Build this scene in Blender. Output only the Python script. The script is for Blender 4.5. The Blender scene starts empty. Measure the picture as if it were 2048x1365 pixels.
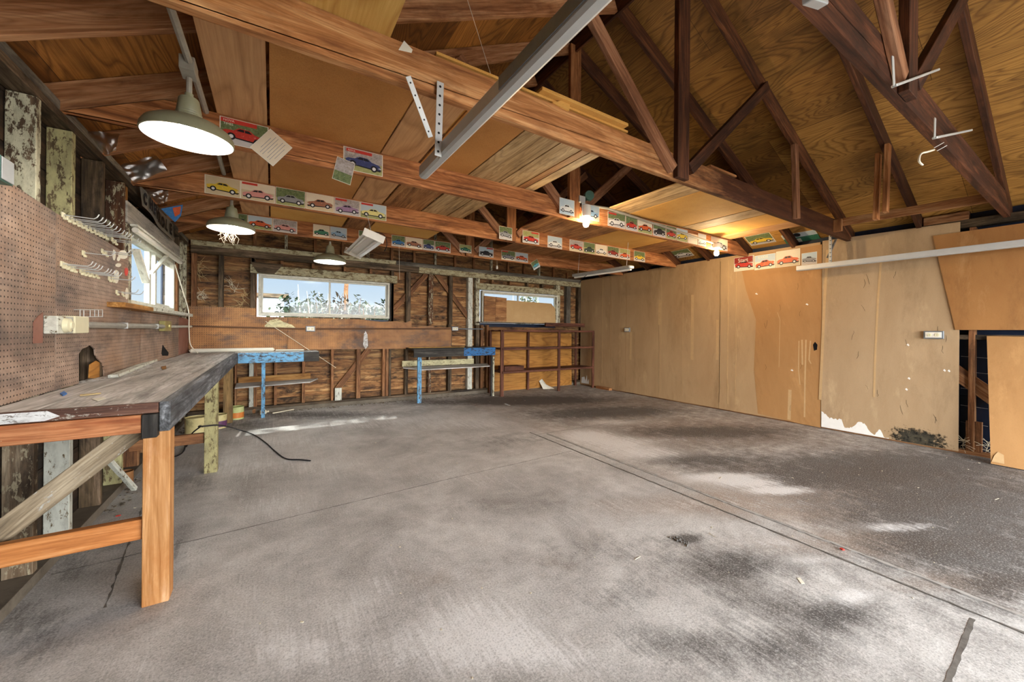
import bpy, bmesh, math, random
from math import sin, cos, radians, pi
from mathutils import Vector, Matrix
random.seed(7)
C = bpy.context.scene.collection
scn = bpy.context.scene

# ------------------------------------------------------------------ camera
YAW, ROLL, FPX, CX, CY, EYE = radians(32.15), radians(.5), 765., 1024., 662., 1.25
F_ = Vector((sin(YAW), cos(YAW), 0)); R0 = Vector((cos(YAW), -sin(YAW), 0)); U0 = Vector((0, 0, 1))
R_ = R0*cos(ROLL) + U0*sin(ROLL); U_ = U0*cos(ROLL) - R0*sin(ROLL)
EYEP = Vector((0, 0, EYE))
cam_d = bpy.data.cameras.new('camera'); cam = bpy.data.objects.new('camera', cam_d); C.objects.link(cam)
cam.matrix_world = Matrix(((R_.x, U_.x, -F_.x, 0), (R_.y, U_.y, -F_.y, 0), (R_.z, U_.z, -F_.z, EYE), (0, 0, 0, 1)))
cam_d.sensor_width = 36; cam_d.lens = FPX/2048*36
cam_d.shift_y = -(682.5-CY)/2048; cam_d.clip_start = .02; cam_d.clip_end = 300
scn.camera = cam

# ------------------------------------------------------------------ view, sky, sun
vs = scn.view_settings
vs.view_transform = 'Standard'; vs.look = 'None'; vs.gamma = 1; vs.use_curve_mapping = False
vs.exposure = 1.26
scn.cycles.max_bounces = 14; scn.cycles.diffuse_bounces = 8
SKY_FRONT, SKY_BACK = 0.46, 9.8        # dim northern sky beyond the back wall, bright sky behind the open garage door
world = bpy.data.worlds.new('sky'); scn.world = world; world.use_nodes = True
wn = world.node_tree; wn.nodes.clear()
wo = wn.nodes.new('ShaderNodeOutputWorld'); wb = wn.nodes.new('ShaderNodeBackground')
wt = wn.nodes.new('ShaderNodeTexCoord'); ws = wn.nodes.new('ShaderNodeSeparateXYZ')
wm = wn.nodes.new('ShaderNodeMapRange'); wm.interpolation_type = 'SMOOTHSTEP'
wm.inputs['From Min'].default_value = .25; wm.inputs['From Max'].default_value = -.5
wm.inputs['To Min'].default_value = SKY_FRONT; wm.inputs['To Max'].default_value = SKY_BACK
wr = wn.nodes.new('ShaderNodeValToRGB')
wr.color_ramp.elements[0].position = .49; wr.color_ramp.elements[0].color = (.95, .98, 1.0, 1)
wr.color_ramp.elements[1].position = .58; wr.color_ramp.elements[1].color = (.58, .76, 1.0, 1)
wz = wn.nodes.new('ShaderNodeMapRange'); wz.inputs['From Min'].default_value = -1; wz.inputs['From Max'].default_value = 1
wn.links.new(wt.outputs['Generated'], ws.inputs[0]); wn.links.new(ws.outputs['Y'], wm.inputs['Value'])
wn.links.new(ws.outputs['Z'], wz.inputs['Value']); wn.links.new(wz.outputs[0], wr.inputs[0])
wc = wn.nodes.new('ShaderNodeMapRange'); wc.inputs['From Min'].default_value = -.3; wc.inputs['From Max'].default_value = .3
wx = wn.nodes.new('ShaderNodeMix'); wx.data_type = 'RGBA'; wx.inputs[6].default_value = (.96, .98, 1.0, 1)
wn.links.new(ws.outputs['Y'], wc.inputs['Value']); wn.links.new(wc.outputs[0], wx.inputs[0]); wn.links.new(wr.outputs[0], wx.inputs[7])
wn.links.new(wx.outputs[2], wb.inputs['Color']); wn.links.new(wm.outputs[0], wb.inputs['Strength'])
wn.links.new(wb.outputs[0], wo.inputs['Surface'])
sd = bpy.data.lights.new('sun', 'SUN'); sd.energy = 2.8; sd.angle = radians(1.0); sd.color = (1, .95, .88)
so = bpy.data.objects.new('sun', sd); C.objects.link(so)
so.rotation_euler = Vector((.15, 1.37, 1.93)).to_track_quat('Z', 'Y').to_euler()
def portal(loc, rot, sx, sy):
    d = bpy.data.lights.new('daylight_portal', 'AREA'); d.shape = 'RECTANGLE'; d.size = sx; d.size_y = sy
    d.cycles.is_portal = True
    o = bpy.data.objects.new('daylight_portal', d); C.objects.link(o); o.location = loc; o.rotation_euler = rot
portal((3.25, -2.84, 1.10), (radians(90), 0, 0), 5.0, 2.2)

# ------------------------------------------------------------------ helpers
def at(ax, v, px, py):
    """point where the sight line of a photo pixel meets the plane ax = v"""
    d = F_ + R_*((px-CX)/FPX) - U_*((py-CY)/FPX); i = 'xyz'.index(ax)
    return EYEP + d*((v-EYEP[i])/d[i])
def srgb(h):
    h = h.lstrip('#'); r = []
    for i in (0, 2, 4):
        c = int(h[i:i+2], 16)/255; r.append(c/12.92 if c <= .04045 else ((c+.055)/1.055)**2.4)
    return (*r, 1)
WM = {}
def place(o, M, parent=None):
    C.objects.link(o)
    if parent is not None:
        o.parent = parent; o.matrix_basis = WM[parent.name].inverted() @ M
    else: o.matrix_basis = M
    WM[o.name] = M.copy()
    return o
def tag(o, label=None, cat=None, group=None, kind=None):
    if label: o['label'] = label
    if cat: o['category'] = cat
    if group: o['group'] = group
    if kind: o['kind'] = kind
    return o
def empty(name, loc, label=None, cat=None, group=None, kind=None, rotz=0):
    o = bpy.data.objects.new(name, None); o.empty_display_size = .05
    place(o, Matrix.Translation(Vector(loc)) @ Matrix.Rotation(rotz, 4, 'Z'))
    return tag(o, label, cat, group, kind)
def mesh_obj(name, bm, mats, M=None, parent=None, smooth=False):
    me = bpy.data.meshes.new(name); bm.normal_update(); bm.to_mesh(me); bm.free()
    if smooth:
        for p in me.polygons: p.use_smooth = True
        try: me.set_sharp_from_angle(angle=radians(35))
        except Exception: pass
    for m in (mats if isinstance(mats, (list, tuple)) else [mats]): me.materials.append(m)
    o = bpy.data.objects.new(name, me)
    return place(o, M or Matrix.Identity(4), parent)
def add_box(bm, c, s, rot=None, mi=0, bev=0):
    M = Matrix.Translation(Vector(c)) @ (rot.to_4x4() if rot else Matrix.Identity(4)) @ Matrix.Diagonal((s[0], s[1], s[2], 1))
    r = bmesh.ops.create_cube(bm, size=1, matrix=M)
    fs = set(f for v in r['verts'] for f in v.link_faces)
    for f in fs: f.material_index = mi
    if bev: bmesh.ops.bevel(bm, geom=list(set(e for v in r['verts'] for e in v.link_edges)), offset=bev, segments=1, affect='EDGES', clamp_overlap=True)
def basis(d, up=Vector((0, 0, 1))):
    d = Vector(d).normalized(); up = Vector(up)
    if abs(d.dot(up)) > .98: up = Vector((0, 1, 0)) if abs(d.y) < .9 else Vector((1, 0, 0))
    y = up.cross(d).normalized(); z = d.cross(y).normalized()
    return Matrix((d, y, z)).transposed()
def beam(name, a, b, w, d, mat, parent=None, up=(0, 0, 1), bev=.0025, warp=0.0):
    """board from a to b (centre line), w across, d along up; grain runs along it"""
    a = Vector(a); b = Vector(b); L = (b-a).length; B = basis(b-a, up)
    bm = bmesh.new(); add_box(bm, (0, 0, 0), (L, w, d), bev=bev)
    if warp:
        n = max(2, int(L/.15))
        bmesh.ops.bisect_plane  # keep simple cuts below
        for i in range(1, n):
            bmesh.ops.bisect_plane(bm, geom=bm.verts[:]+bm.edges[:]+bm.faces[:], plane_co=(-L/2+L*i/n, 0, 0), plane_no=(1, 0, 0))
        ph = random.random()*6
        for v in bm.verts: v.co.z += warp*sin(v.co.x*3.1+ph)*.6+warp*sin(v.co.x*7.7+ph*2)*.3; v.co.y += warp*.4*sin(v.co.x*5.3+ph)
    return mesh_obj(name, bm, mat, Matrix.Translation((a+b)/2) @ B.to_4x4(), parent)
def box(name, x0, x1, y0, y1, z0, z1, mat, parent=None, bev=.0025, along=None):
    s = (abs(x1-x0), abs(y1-y0), abs(z1-z0)); c = Vector(((x0+x1)/2, (y0+y1)/2, (z0+z1)/2))
    ax = along if along is not None else s.index(max(s))
    d = Vector((0, 0, 0)); d[ax] = s[ax]/2
    if ax == 0: w, dd, up = s[1], s[2], (0, 0, 1)
    elif ax == 1: w, dd, up = s[0], s[2], (0, 0, 1)
    else: w, dd, up = s[0], s[1], (0, 1, 0)
    return beam(name, c-d, c+d, w, dd, mat, parent, up, bev)
def plate(name, pts, n, th, mats, parent=None, ref=None, bev=0):
    """flat polygon (world points in one plane) given thickness th along n"""
    n = Vector(n).normalized(); pts = [Vector(p) for p in pts]
    c = sum(pts, Vector())/len(pts); bm = bmesh.new()
    d = Vector(ref) if ref else (pts[1]-pts[0]); d = (d-n*d.dot(n)).normalized()
    B = Matrix((d, n.cross(d), n)).transposed()
    Bi = B.inverted()
    lo = [bm.verts.new(Bi @ (p-c)) for p in pts]; hi = [bm.verts.new(Bi @ (p-c+n*th)) for p in pts]
    k = len(pts)
    bm.faces.new(lo); bm.faces.new(hi[::-1])
    for i in range(k): bm.faces.new((lo[i], hi[i], hi[(i+1) % k], lo[(i+1) % k]))
    bmesh.ops.recalc_face_normals(bm, faces=bm.faces[:])
    return mesh_obj(name, bm, mats, Matrix.Translation(c) @ B.to_4x4(), parent)
def tube_bm(bm, pts, r, seg=8, mi=0, caps=True):
    pts = [Vector(p) for p in pts]; rings = []; rr = r if isinstance(r, (list, tuple)) else [r]*len(pts)
    prev = None
    for i, p in enumerate(pts):
        t = (pts[min(i+1, len(pts)-1)] - pts[max(i-1, 0)]).normalized()
        if prev is None:
            u = Vector((0, 0, 1)) if abs(t.z) < .9 else Vector((1, 0, 0)); x = t.cross(u).normalized()
        else: x = (prev - t*prev.dot(t)).normalized()
        prev = x; y = t.cross(x)
        rings.append([bm.verts.new(p + x*rr[i]*cos(2*pi*k/seg) + y*rr[i]*sin(2*pi*k/seg)) for k in range(seg)])
    for a, b in zip(rings, rings[1:]):
        for k in range(seg):
            f = bm.faces.new((a[k], a[(k+1) % seg], b[(k+1) % seg], b[k])); f.material_index = mi
    if caps: bm.faces.new(rings[0][::-1]).material_index = mi; bm.faces.new(rings[-1]).material_index = mi
def tube(name, pts, r, mat, parent=None, seg=8):
    c = Vector(pts[0]); bm = bmesh.new(); tube_bm(bm, [Vector(p)-c for p in pts], r, seg)
    bmesh.ops.recalc_face_normals(bm, faces=bm.faces[:])
    return mesh_obj(name, bm, mat, Matrix.Translation(c), parent, smooth=True)
def smooth_path(pts, n=6):
    pts = [Vector(p) for p in pts]; out = []
    for i in range(len(pts)-1):
        p0 = pts[max(i-1, 0)]; p1 = pts[i]; p2 = pts[i+1]; p3 = pts[min(i+2, len(pts)-1)]
        for k in range(n):
            t = k/n
            out.append(.5*((2*p1)+(p2-p0)*t+(2*p0-5*p1+4*p2-p3)*t*t+(3*p1-p0-3*p2+p3)*t**3))
    return out+[pts[-1]]
def lathe(name, prof, M, mats, parent=None, seg=40, mi=None):
    bm = bmesh.new(); rings = []
    for r, z in prof:
        rings.append([bm.verts.new((max(r, 1e-4)*cos(2*pi*k/seg), max(r, 1e-4)*sin(2*pi*k/seg), z)) for k in range(seg)])
    for i, (a, b) in enumerate(zip(rings, rings[1:])):
        for k in range(seg):
            f = bm.faces.new((a[k], a[(k+1) % seg], b[(k+1) % seg], b[k]))
            if mi: f.material_index = mi[i]
    bmesh.ops.recalc_face_normals(bm, faces=bm.faces[:])
    return mesh_obj(name, bm, mats, M, parent, smooth=True)
def text_obj(name, s, size, M, mat, parent=None, ext=.0006, align='LEFT', sx=1.0, bold=0.0):
    cu = bpy.data.curves.new('t', 'FONT'); cu.body = s; cu.size = size; cu.extrude = ext; cu.align_x = align; cu.resolution_u = 3; cu.offset = bold
    t = bpy.data.objects.new('t', cu); C.objects.link(t)
    dg = bpy.context.evaluated_depsgraph_get(); me = bpy.data.meshes.new_from_object(t.evaluated_get(dg))
    bpy.data.objects.remove(t); bpy.data.curves.remove(cu)
    for v in me.vertices: v.co.x *= sx
    me.materials.clear(); me.materials.append(mat)
    o = bpy.data.objects.new(name, me); return place(o, M, parent)

# ------------------------------------------------------------------ materials
class NT:
    def __init__(s, name):
        s.m = bpy.data.materials.new(name); s.m.use_nodes = True; s.t = s.m.node_tree
        s.b = s.t.nodes['Principled BSDF']; s.tc = s.t.nodes.new('ShaderNodeTexCoord')
        s.oi = None
    def n(s, k, **p):
        x = s.t.nodes.new(k)
        for a, b in p.items(): setattr(x, a, b)
        return x
    def l(s, a, b): s.t.links.new(a, b)
    def coord(s, scale=(1, 1, 1), rnd=True, loc=(0, 0, 0)):
        m = s.n('ShaderNodeMapping'); m.inputs['Scale'].default_value = scale; m.inputs['Location'].default_value = loc
        src = s.tc.outputs['Object']
        if rnd:
            if not s.oi:
                s.oi = s.n('ShaderNodeObjectInfo'); w = s.n('ShaderNodeMath', operation='MULTIPLY'); w.inputs[1].default_value = 37.
                s.l(s.oi.outputs['Random'], w.inputs[0]); s.off = s.n('ShaderNodeCombineXYZ')
                for i in range(3): s.l(w.outputs[0], s.off.inputs[i])
            a = s.n('ShaderNodeVectorMath', operation='ADD'); s.l(src, a.inputs[0]); s.l(s.off.outputs[0], a.inputs[1]); src = a.outputs[0]
        s.l(src, m.inputs[0]); return m.outputs[0]
    def noise(s, vec, scale=1, detail=5, rough=.6, dist=0):
        x = s.n('ShaderNodeTexNoise'); x.inputs['Scale'].default_value = scale; x.inputs['Detail'].default_value = detail
        x.inputs['Roughness'].default_value = rough; x.inputs['Distortion'].default_value = dist
        s.l(vec, x.inputs['Vector']); return x.outputs['Fac']
    def ramp(s, fac, stops, interp='LINEAR'):
        r = s.n('ShaderNodeValToRGB'); r.color_ramp.interpolation = interp
        e = r.color_ramp.elements
        while len(e) < len(stops): e.new(.5)
        for i, (p, c) in enumerate(stops):
            e[i].position = p; e[i].color = srgb(c) if isinstance(c, str) else ((c, c, c, 1) if not isinstance(c, tuple) else c)
        s.l(fac, r.inputs[0]); return r.outputs[0]
    def mix(s, fac, a, b, mode='MIX'):
        x = s.n('ShaderNodeMix', data_type='RGBA', blend_type=mode)
        for i, v in ((0, fac), (6, a), (7, b)):
            if isinstance(v, (int, float)): x.inputs[i].default_value = v
            elif isinstance(v, str): x.inputs[i].default_value = srgb(v)
            elif isinstance(v, tuple): x.inputs[i].default_value = v
            else: s.l(v, x.inputs[i])
        return x.outputs[2]
    def math(s, op, a, b=0., clamp=False):
        x = s.n('ShaderNodeMath', operation=op, use_clamp=clamp)
        for i, v in ((0, a), (1, b)):
            if isinstance(v, (int, float)): x.inputs[i].default_value = v
            else: s.l(v, x.inputs[i])
        return x.outputs[0]
    def fin(s, col, rough=.7, bump=None, bd=.003, bs=.5, metal=0, spec=.3):
        if isinstance(col, str): s.b.inputs['Base Color'].default_value = srgb(col)
        else: s.l(col, s.b.inputs['Base Color'])
        if isinstance(rough, (int, float)): s.b.inputs['Roughness'].default_value = rough
        else: s.l(rough, s.b.inputs['Roughness'])
        s.b.inputs['Metallic'].default_value = metal; s.b.inputs['Specular IOR Level'].default_value = spec
        if bump is not None:
            b = s.n('ShaderNodeBump'); b.inputs['Distance'].default_value = bd; b.inputs['Strength'].default_value = bs
            s.l(bump, b.inputs['Height']); s.l(b.outputs[0], s.b.inputs['Normal'])
        return s.m
def wood(name, dark, mid, light, stain=.5, stain_col='#140d08', paint=None, peel=.5, knots=True, rough=.7, fine=70, tint=.18, stain_scale=2.2, paint_dirt=.5, ring=.34, st_lo=.50):
    k = NT(name)
    g = k.noise(k.coord((1.1, 13, 13)), 1, 6, .62, 1.2)
    f = k.noise(k.coord((2.2, fine*.8, fine*.8)), 1, 4, .75, 0)
    gg = k.math('ADD', k.math('MULTIPLY', g, .62), k.math('MULTIPLY', f, .38))
    col = k.ramp(gg, [(.34, dark), (.50, mid), (.63, light)])
    cn = k.noise(k.coord((.5, 4.5, 4.5), loc=(9, 2, 4)), 1, 2, .5, .3)
    rg = k.ramp(k.math('FRACT', k.math('MULTIPLY', cn, 34.)), [(0., 1.), (.35, 0.), (.8, 0.), (1., 1.)])
    col = k.mix(k.math('MULTIPLY', rg, ring), col, dark)
    if knots:
        v = k.n('ShaderNodeTexVoronoi'); v.inputs['Scale'].default_value = 1; k.l(k.coord((1.6, 6, 6)), v.inputs['Vector'])
        kn = k.ramp(v.outputs['Distance'], [(.05, 1.), (.17, 0.)])
        col = k.mix(k.math('MULTIPLY', kn, .65), col, dark)
    if stain:
        st = k.noise(k.coord((1.0, 2.4, 2.4), loc=(5, 1, 3)), stain_scale, 7, .72, .4)
        col = k.mix(k.math('MULTIPLY', k.ramp(st, [(st_lo, 0.), (st_lo+.16, 1.)]), stain), col, stain_col)
    lt = k.noise(k.coord((1.5, 4, 4), loc=(1, 7, 2)), 5, 5, .7)
    col = k.mix(k.math('MULTIPLY', k.ramp(lt, [(.55, 0.), (.75, 1.)]), .22), col, light)
    if k.oi and tint:
        h = k.n('ShaderNodeHueSaturation'); r = k.n('ShaderNodeMapRange'); r.inputs['To Min'].default_value = 1-tint; r.inputs['To Max'].default_value = 1+tint
        k.l(k.oi.outputs['Random'], r.inputs[0]); k.l(r.outputs[0], h.inputs['Value']); k.l(col, h.inputs['Color']); col = h.outputs[0]
    bump = gg
    if paint:
        p1 = k.noise(k.coord((6, 14, 14), loc=(3, 3, 9)), 2.2, 8, .78)
        msk = k.ramp(p1, [(peel-.012, 0.), (peel+.012, 1.)])
        pd = k.noise(k.coord((3, 8, 8), loc=(2, 8, 1)), 3, 6, .75)
        pc = k.mix(k.math('MULTIPLY', k.ramp(pd, [(.42, 0.), (.66, 1.)]), paint_dirt), paint, '#5b5444')
        col = k.mix(msk, col, pc); bump = k.math('ADD', gg, k.math('MULTIPLY', msk, .5))
    return k.fin(col, rough, bump, .0025, .55)
def plywood(name, a, b, lines, nscale=1.0, freq=13, rough=.6, stain=.35, sheet=None):
    k = NT(name)
    c = k.coord((.55*nscale, 2.6*nscale, 2.6*nscale), rnd=sheet is None)
    n = k.noise(c, 1, 2.5, .5, .5)
    fr = k.math('FRACT', k.math('MULTIPLY', n, freq*2.2))
    ring = k.ramp(fr, [(0., 1.), (.30, .15), (.75, 0.), (1., .9)])
    f = k.noise(k.coord((3, 90, 90)), 1, 3, .7)
    col = k.mix(k.ramp(f, [(.3, 0.), (.7, 1.)]), a, b)
    col = k.mix(k.math('MULTIPLY', ring, .62), col, lines)
    if sheet:
        br = k.n('ShaderNodeTexBrick'); br.offset = .5
        br.inputs['Scale'].default_value = 1; br.inputs['Brick Width'].default_value = sheet[0]; br.inputs['Row Height'].default_value = sheet[1]
        br.inputs['Mortar Size'].default_value = .0016; br.inputs['Bias'].default_value = 0
        br.inputs['Color1'].default_value = (.46, .39, .34, 1); br.inputs['Color2'].default_value = (1.2, 1.18, 1.08, 1); br.inputs['Mortar'].default_value = (.12, .1, .08, 1)
        k.l(k.coord((1, 1, 1), rnd=False), br.inputs['Vector'])
        col = k.mix(1., col, br.outputs['Color'], 'MULTIPLY')
    st = k.noise(k.coord((1, 1.6, 1.6), rnd=sheet is None, loc=(2, 5, 1)), 1.1, 6, .65)
    col = k.mix(k.math('MULTIPLY', k.ramp(st, [(.48, 0.), (.7, 1.)]), stain), col, '#2a160a')
    return k.fin(col, rough, k.math('ADD', ring, f), .001, .25)
def mottled(name, base, alt, dark, scale=3, dark_amt=.5, speck=0, rough=.65, streak=(1, 1, 1), light=None, bump=.25, rnd=True, fine=120):
    k = NT(name)
    n = k.noise(k.coord(streak, rnd), scale, 7, .66, .3)
    col = k.ramp(n, [(.30, dark), (.47, base), (.66, alt)]) if dark_amt >= 1 else k.mix(k.ramp(n, [(.3, 0.), (.7, 1.)]), base, alt)
    if 0 < dark_amt < 1:
        d = k.noise(k.coord(streak, rnd, loc=(4, 2, 9)), scale*.8, 8, .75, .2)
        col = k.mix(k.math('MULTIPLY', k.ramp(d, [(.52, 0.), (.72, 1.)]), dark_amt), col, dark)
    if light:
        d = k.noise(k.coord(streak, rnd, loc=(8, 7, 1)), scale*1.3, 8, .72)
        col = k.mix(k.math('MULTIPLY', k.ramp(d, [(.58, 0.), (.70, 1.)]), .55), col, light)
    f = k.noise(k.coord((1, 1, 1), rnd), fine, 3, .8)
    if speck: col = k.mix(k.math('MULTIPLY', k.ramp(f, [(.48, 0.), (.66, 1.)]), speck), col, dark)
    return k.fin(col, rough, f, .001, bump)
def pegboard(name, base, alt, dark, light, pitch=.0254):
    k = NT(name)
    n = k.noise(k.coord((1, 1, 1)), 2.2, 8, .7, .3)
    col = k.ramp(n, [(.28, dark), (.45, base), (.62, alt), (.78, light)])
    d = k.noise(k.coord((1, 2.6, 1), loc=(5, 3, 1)), 1.7, 7, .72)
    col = k.mix(k.math('MULTIPLY', k.ramp(d, [(.49, 0.), (.64, 1.)]), .75), col, '#4e4744')
    o2 = k.noise(k.coord((1, 1.5, 1), loc=(11, 3, 7)), 1.3, 5, .6)
    col = k.mix(k.math('MULTIPLY', k.ramp(o2, [(.50, 0.), (.64, 1.)]), .35), col, '#a2764e')
    sp = k.n('ShaderNodeSeparateXYZ'); k.l(k.tc.outputs['Object'], sp.inputs[0])
    a = [k.math('SUBTRACT', k.math('FRACT', k.math('MULTIPLY', sp.outputs[i], 1/pitch)), .5) for i in (0, 1)]
    r2 = k.math('ADD', k.math('MULTIPLY', a[0], a[0]), k.math('MULTIPLY', a[1], a[1]))
    hole = k.ramp(r2, [(.018, 1.), (.028, 0.)])
    col = k.mix(hole, col, '#160f0a')
    f = k.noise(k.coord((1, 1, 1)), 150, 3, .8)
    return k.fin(col, .55, k.math('SUBTRACT', k.math('MULTIPLY', f, .3), hole), .0015, .5)
def plain(name, c, rough=.6, metal=0, spec=.3, var=.12, scale=20):
    k = NT(name)
    n = k.noise(k.coord((1, 1, 1)), scale, 4, .7)
    h = k.n('ShaderNodeHueSaturation'); r = k.n('ShaderNodeMapRange'); r.inputs['To Min'].default_value = 1-var*2; r.inputs['To Max'].default_value = 1+var*2
    k.l(n, r.inputs[0]); k.l(r.outputs[0], h.inputs['Value']); h.inputs['Color'].default_value = srgb(c)
    return k.fin(h.outputs[0], rough, None, metal=metal, spec=spec)
def emit(name, c, s):
    k = NT(name); k.b.inputs['Base Color'].default_value = srgb(c)
    k.b.inputs['Emission Color'].default_value = srgb(c); k.b.inputs['Emission Strength'].default_value = s
    return k.m

M = {}
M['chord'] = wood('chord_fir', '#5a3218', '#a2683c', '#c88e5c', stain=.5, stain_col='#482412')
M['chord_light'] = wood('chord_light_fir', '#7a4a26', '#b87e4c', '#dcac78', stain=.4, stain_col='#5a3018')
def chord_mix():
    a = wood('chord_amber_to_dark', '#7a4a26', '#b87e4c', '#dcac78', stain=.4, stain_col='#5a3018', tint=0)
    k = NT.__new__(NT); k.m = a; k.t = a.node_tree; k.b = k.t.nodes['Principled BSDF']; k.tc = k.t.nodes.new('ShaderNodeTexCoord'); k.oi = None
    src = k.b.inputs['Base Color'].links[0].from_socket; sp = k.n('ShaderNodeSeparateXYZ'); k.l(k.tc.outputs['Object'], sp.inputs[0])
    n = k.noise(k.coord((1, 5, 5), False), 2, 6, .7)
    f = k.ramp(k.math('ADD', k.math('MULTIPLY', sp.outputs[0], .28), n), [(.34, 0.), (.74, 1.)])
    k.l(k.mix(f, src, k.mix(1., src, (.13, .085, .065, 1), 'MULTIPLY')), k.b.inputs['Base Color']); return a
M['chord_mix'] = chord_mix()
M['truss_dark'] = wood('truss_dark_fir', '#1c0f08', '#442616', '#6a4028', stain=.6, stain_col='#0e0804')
M['web_light'] = wood('web_fir', '#5b3824', '#8f6244', '#b08465', stain=.3)
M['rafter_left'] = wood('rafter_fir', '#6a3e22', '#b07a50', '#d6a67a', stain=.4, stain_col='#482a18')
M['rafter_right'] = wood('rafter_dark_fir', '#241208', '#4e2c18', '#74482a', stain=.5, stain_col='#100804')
M['new_pine'] = wood('new_pine', '#8c4f22', '#bd7a42', '#d69c64', stain=.3, stain_col='#7a3e16', tint=.06)
M['nailer'] = wood('knotty_brace', '#6a3c1e', '#a06a3e', '#c29262', stain=.4, stain_col='#4a2612')
M['stud_dark'] = wood('stud_dark', '#221b15', '#54442f', '#86705a', stain=.8, stain_col='#100c09')
M['stud_brown'] = wood('stud_brown', '#4a2c18', '#8a5c38', '#b48a60', stain=.5)
M['stud_paint'] = wood('stud_peeling_paint', '#2a2018', '#5a4734', '#7d6850', stain=.6, paint='#c6c2a6', peel=.47)
M['stud_green'] = wood('stud_yellow_green_paint', '#3a2f20', '#6a5a40', '#8d7a58', stain=.4, paint='#b4ad7c', peel=.46)
M['stud_low'] = wood('stud_low_weathered', '#3c2e20', '#74604a', '#a09078', stain=.7, stain_col='#1c1610', paint='#a89c80', peel=.56)
M['stud_white'] = wood('stud_white_paint', '#3a2f20', '#6a5a40', '#8d7a58', stain=.3, paint='#cfd0c2', peel=.42, paint_dirt=.35)
M['stud_flake'] = wood('stud_flaking_paint', '#2e1a0f', '#5a3a24', '#6e4c32', stain=.5, paint='#b3ac8e', peel=.55)
M['plate_gray'] = wood('plate_weathered', '#34302a', '#6b655a', '#938c7e', stain=.5, stain_col='#171310')
M['header_paint'] = wood('header_cracked_paint', '#3a2f1e', '#7a6a4c', '#a4946e', stain=.5, paint='#b8b08e', peel=.47)
M['header_gray'] = wood('header_gray', '#7a766e', '#b4afa4', '#d2ccc0', stain=.35)
M['sheathing'] = wood('wall_sheathing', '#44291a', '#90643a', '#c29a66', stain=.9, stain_col='#1c140d', stain_scale=3.4, tint=.32, st_lo=.475)
M['sheathing_dark'] = wood('dark_sheathing', '#15100c', '#33271d', '#54402e', stain=.7, stain_col='#080605')
M['bench_top'] = wood('bench_top_gray', '#86807a', '#bcb8b2', '#dedad6', stain=.45, stain_col='#2a2420', knots=False, tint=.1)
M['bench_white'] = wood('bench_white_paint', '#4d453e', '#8e867d', '#b9b3aa', stain=.3, paint='#dcdcda', peel=.46, knots=False)
M['fascia'] = wood('bench_fascia', '#2c2b2c', '#6a6c6e', '#aeb2b6', stain=.6, stain_col='#0e0d0d', knots=False)
M['end_board'] = wood('bench_end_board', '#34211a', '#6a4a3c', '#8c6c5a', stain=.4, paint='#c9c2b4', peel=.60)
M['end_rail'] = wood('bench_end_rail', '#6a3218', '#a4613a', '#c88c5e', stain=.3, stain_col='#4a2412', paint='#d9b48a', peel=.66, tint=.05)
M['leg_orange'] = wood('bench_leg_orange', '#94602f', '#bf8c58', '#dcb288', stain=.45, stain_col='#a05a1c', tint=.03, knots=False)
M['leg_green'] = wood('bench_leg_green', '#3c3220', '#6e6040', '#8a7a52', stain=.4, paint='#a9a070', peel=.45)
M['leg_brown'] = wood('bench_leg_brown', '#50402a', '#84683e', '#a8865a', stain=.3)
M['brace_gray'] = wood('brace_gray', '#4c4234', '#8a7a62', '#b0a188', stain=.3, paint='#c9c5bb', peel=.60)
M['blue'] = wood('blue_paint_wood', '#2c2a2a', '#56585a', '#7a7c80', stain=.3, paint='#6aa4cc', peel=.47, paint_dirt=.35, tint=.04)
M['blue_deep'] = wood('deep_blue_paint_wood', '#141414', '#343432', '#50504c', stain=.3, paint='#2c6ca8', peel=.46, paint_dirt=.3, tint=.04)
M['black_wood'] = wood('charred_wood', '#161513', '#3a3733', '#57534c', stain=.5, tint=.05)
M['shelf_cream'] = wood('cream_board', '#5a4a30', '#8a7a58', '#a8986e', stain=.3, paint='#d8cfa2', peel=.43)
M['ledger'] = wood('ledger_board', '#6a4218', '#a8763a', '#c89c5e', stain=.35, stain_col='#3a220e')
M['rack'] = wood('rack_red_brown', '#2e170f', '#5c3626', '#84543e', stain=.35, tint=.08)
M['ply_orange'] = plywood('orange_plywood', '#a8702e', '#c08a44', '#7a4a18', 1.0, 7, stain=.35)
M['ply_yellow'] = plywood('yellow_plywood', '#c49a4c', '#d8b26a', '#a0702c', .9, 9, stain=.06)
M['deck_right'] = plywood('roof_plywood_right', '#a0743a', '#c89a54', '#583414', .8, 24, stain=.7, sheet=(2.44, 1.22))
M['deck_left'] = plywood('roof_plywood_left', '#94602c', '#c08644', '#4a260c', .8, 18, stain=.5, sheet=(2.44, .6))
M['plank_tan'] = plywood('tan_board', '#b98a5c', '#cea070', '#94683e', .8, 5, stain=.22)
M['plank_pale'] = wood('pale_plank', '#6a4e30', '#b8986a', '#d4b88c', stain=.35, stain_col='#4a3220')
M['plank_brown'] = wood('brown_plank', '#583620', '#9a6a40', '#c0925e', stain=.45)
M['particle'] = mottled('particle_board', '#b0783e', '#c48c4e', '#6e441e', 1.6, .3, speck=.35, rough=.8, fine=170)
M['particle_yellow'] = mottled('particle_board_yellow', '#cc9648', '#dcac60', '#8a581e', 1.6, .25, speck=.3, rough=.8, fine=170)
M['hard_a'] = mottled('wall_board_tan', '#a88862', '#b89a72', '#6f4d2c', 1.6, .42, speck=.10, streak=(.5, 1.6, 1), light='#cdb184', rough=.7)
M['hard_b'] = mottled('wall_board_amber', '#a2784a', '#b28756', '#6c4420', 1.6, .42, speck=.08, streak=(.5, 1.6, 1), light='#c89c66', rough=.65)
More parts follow.
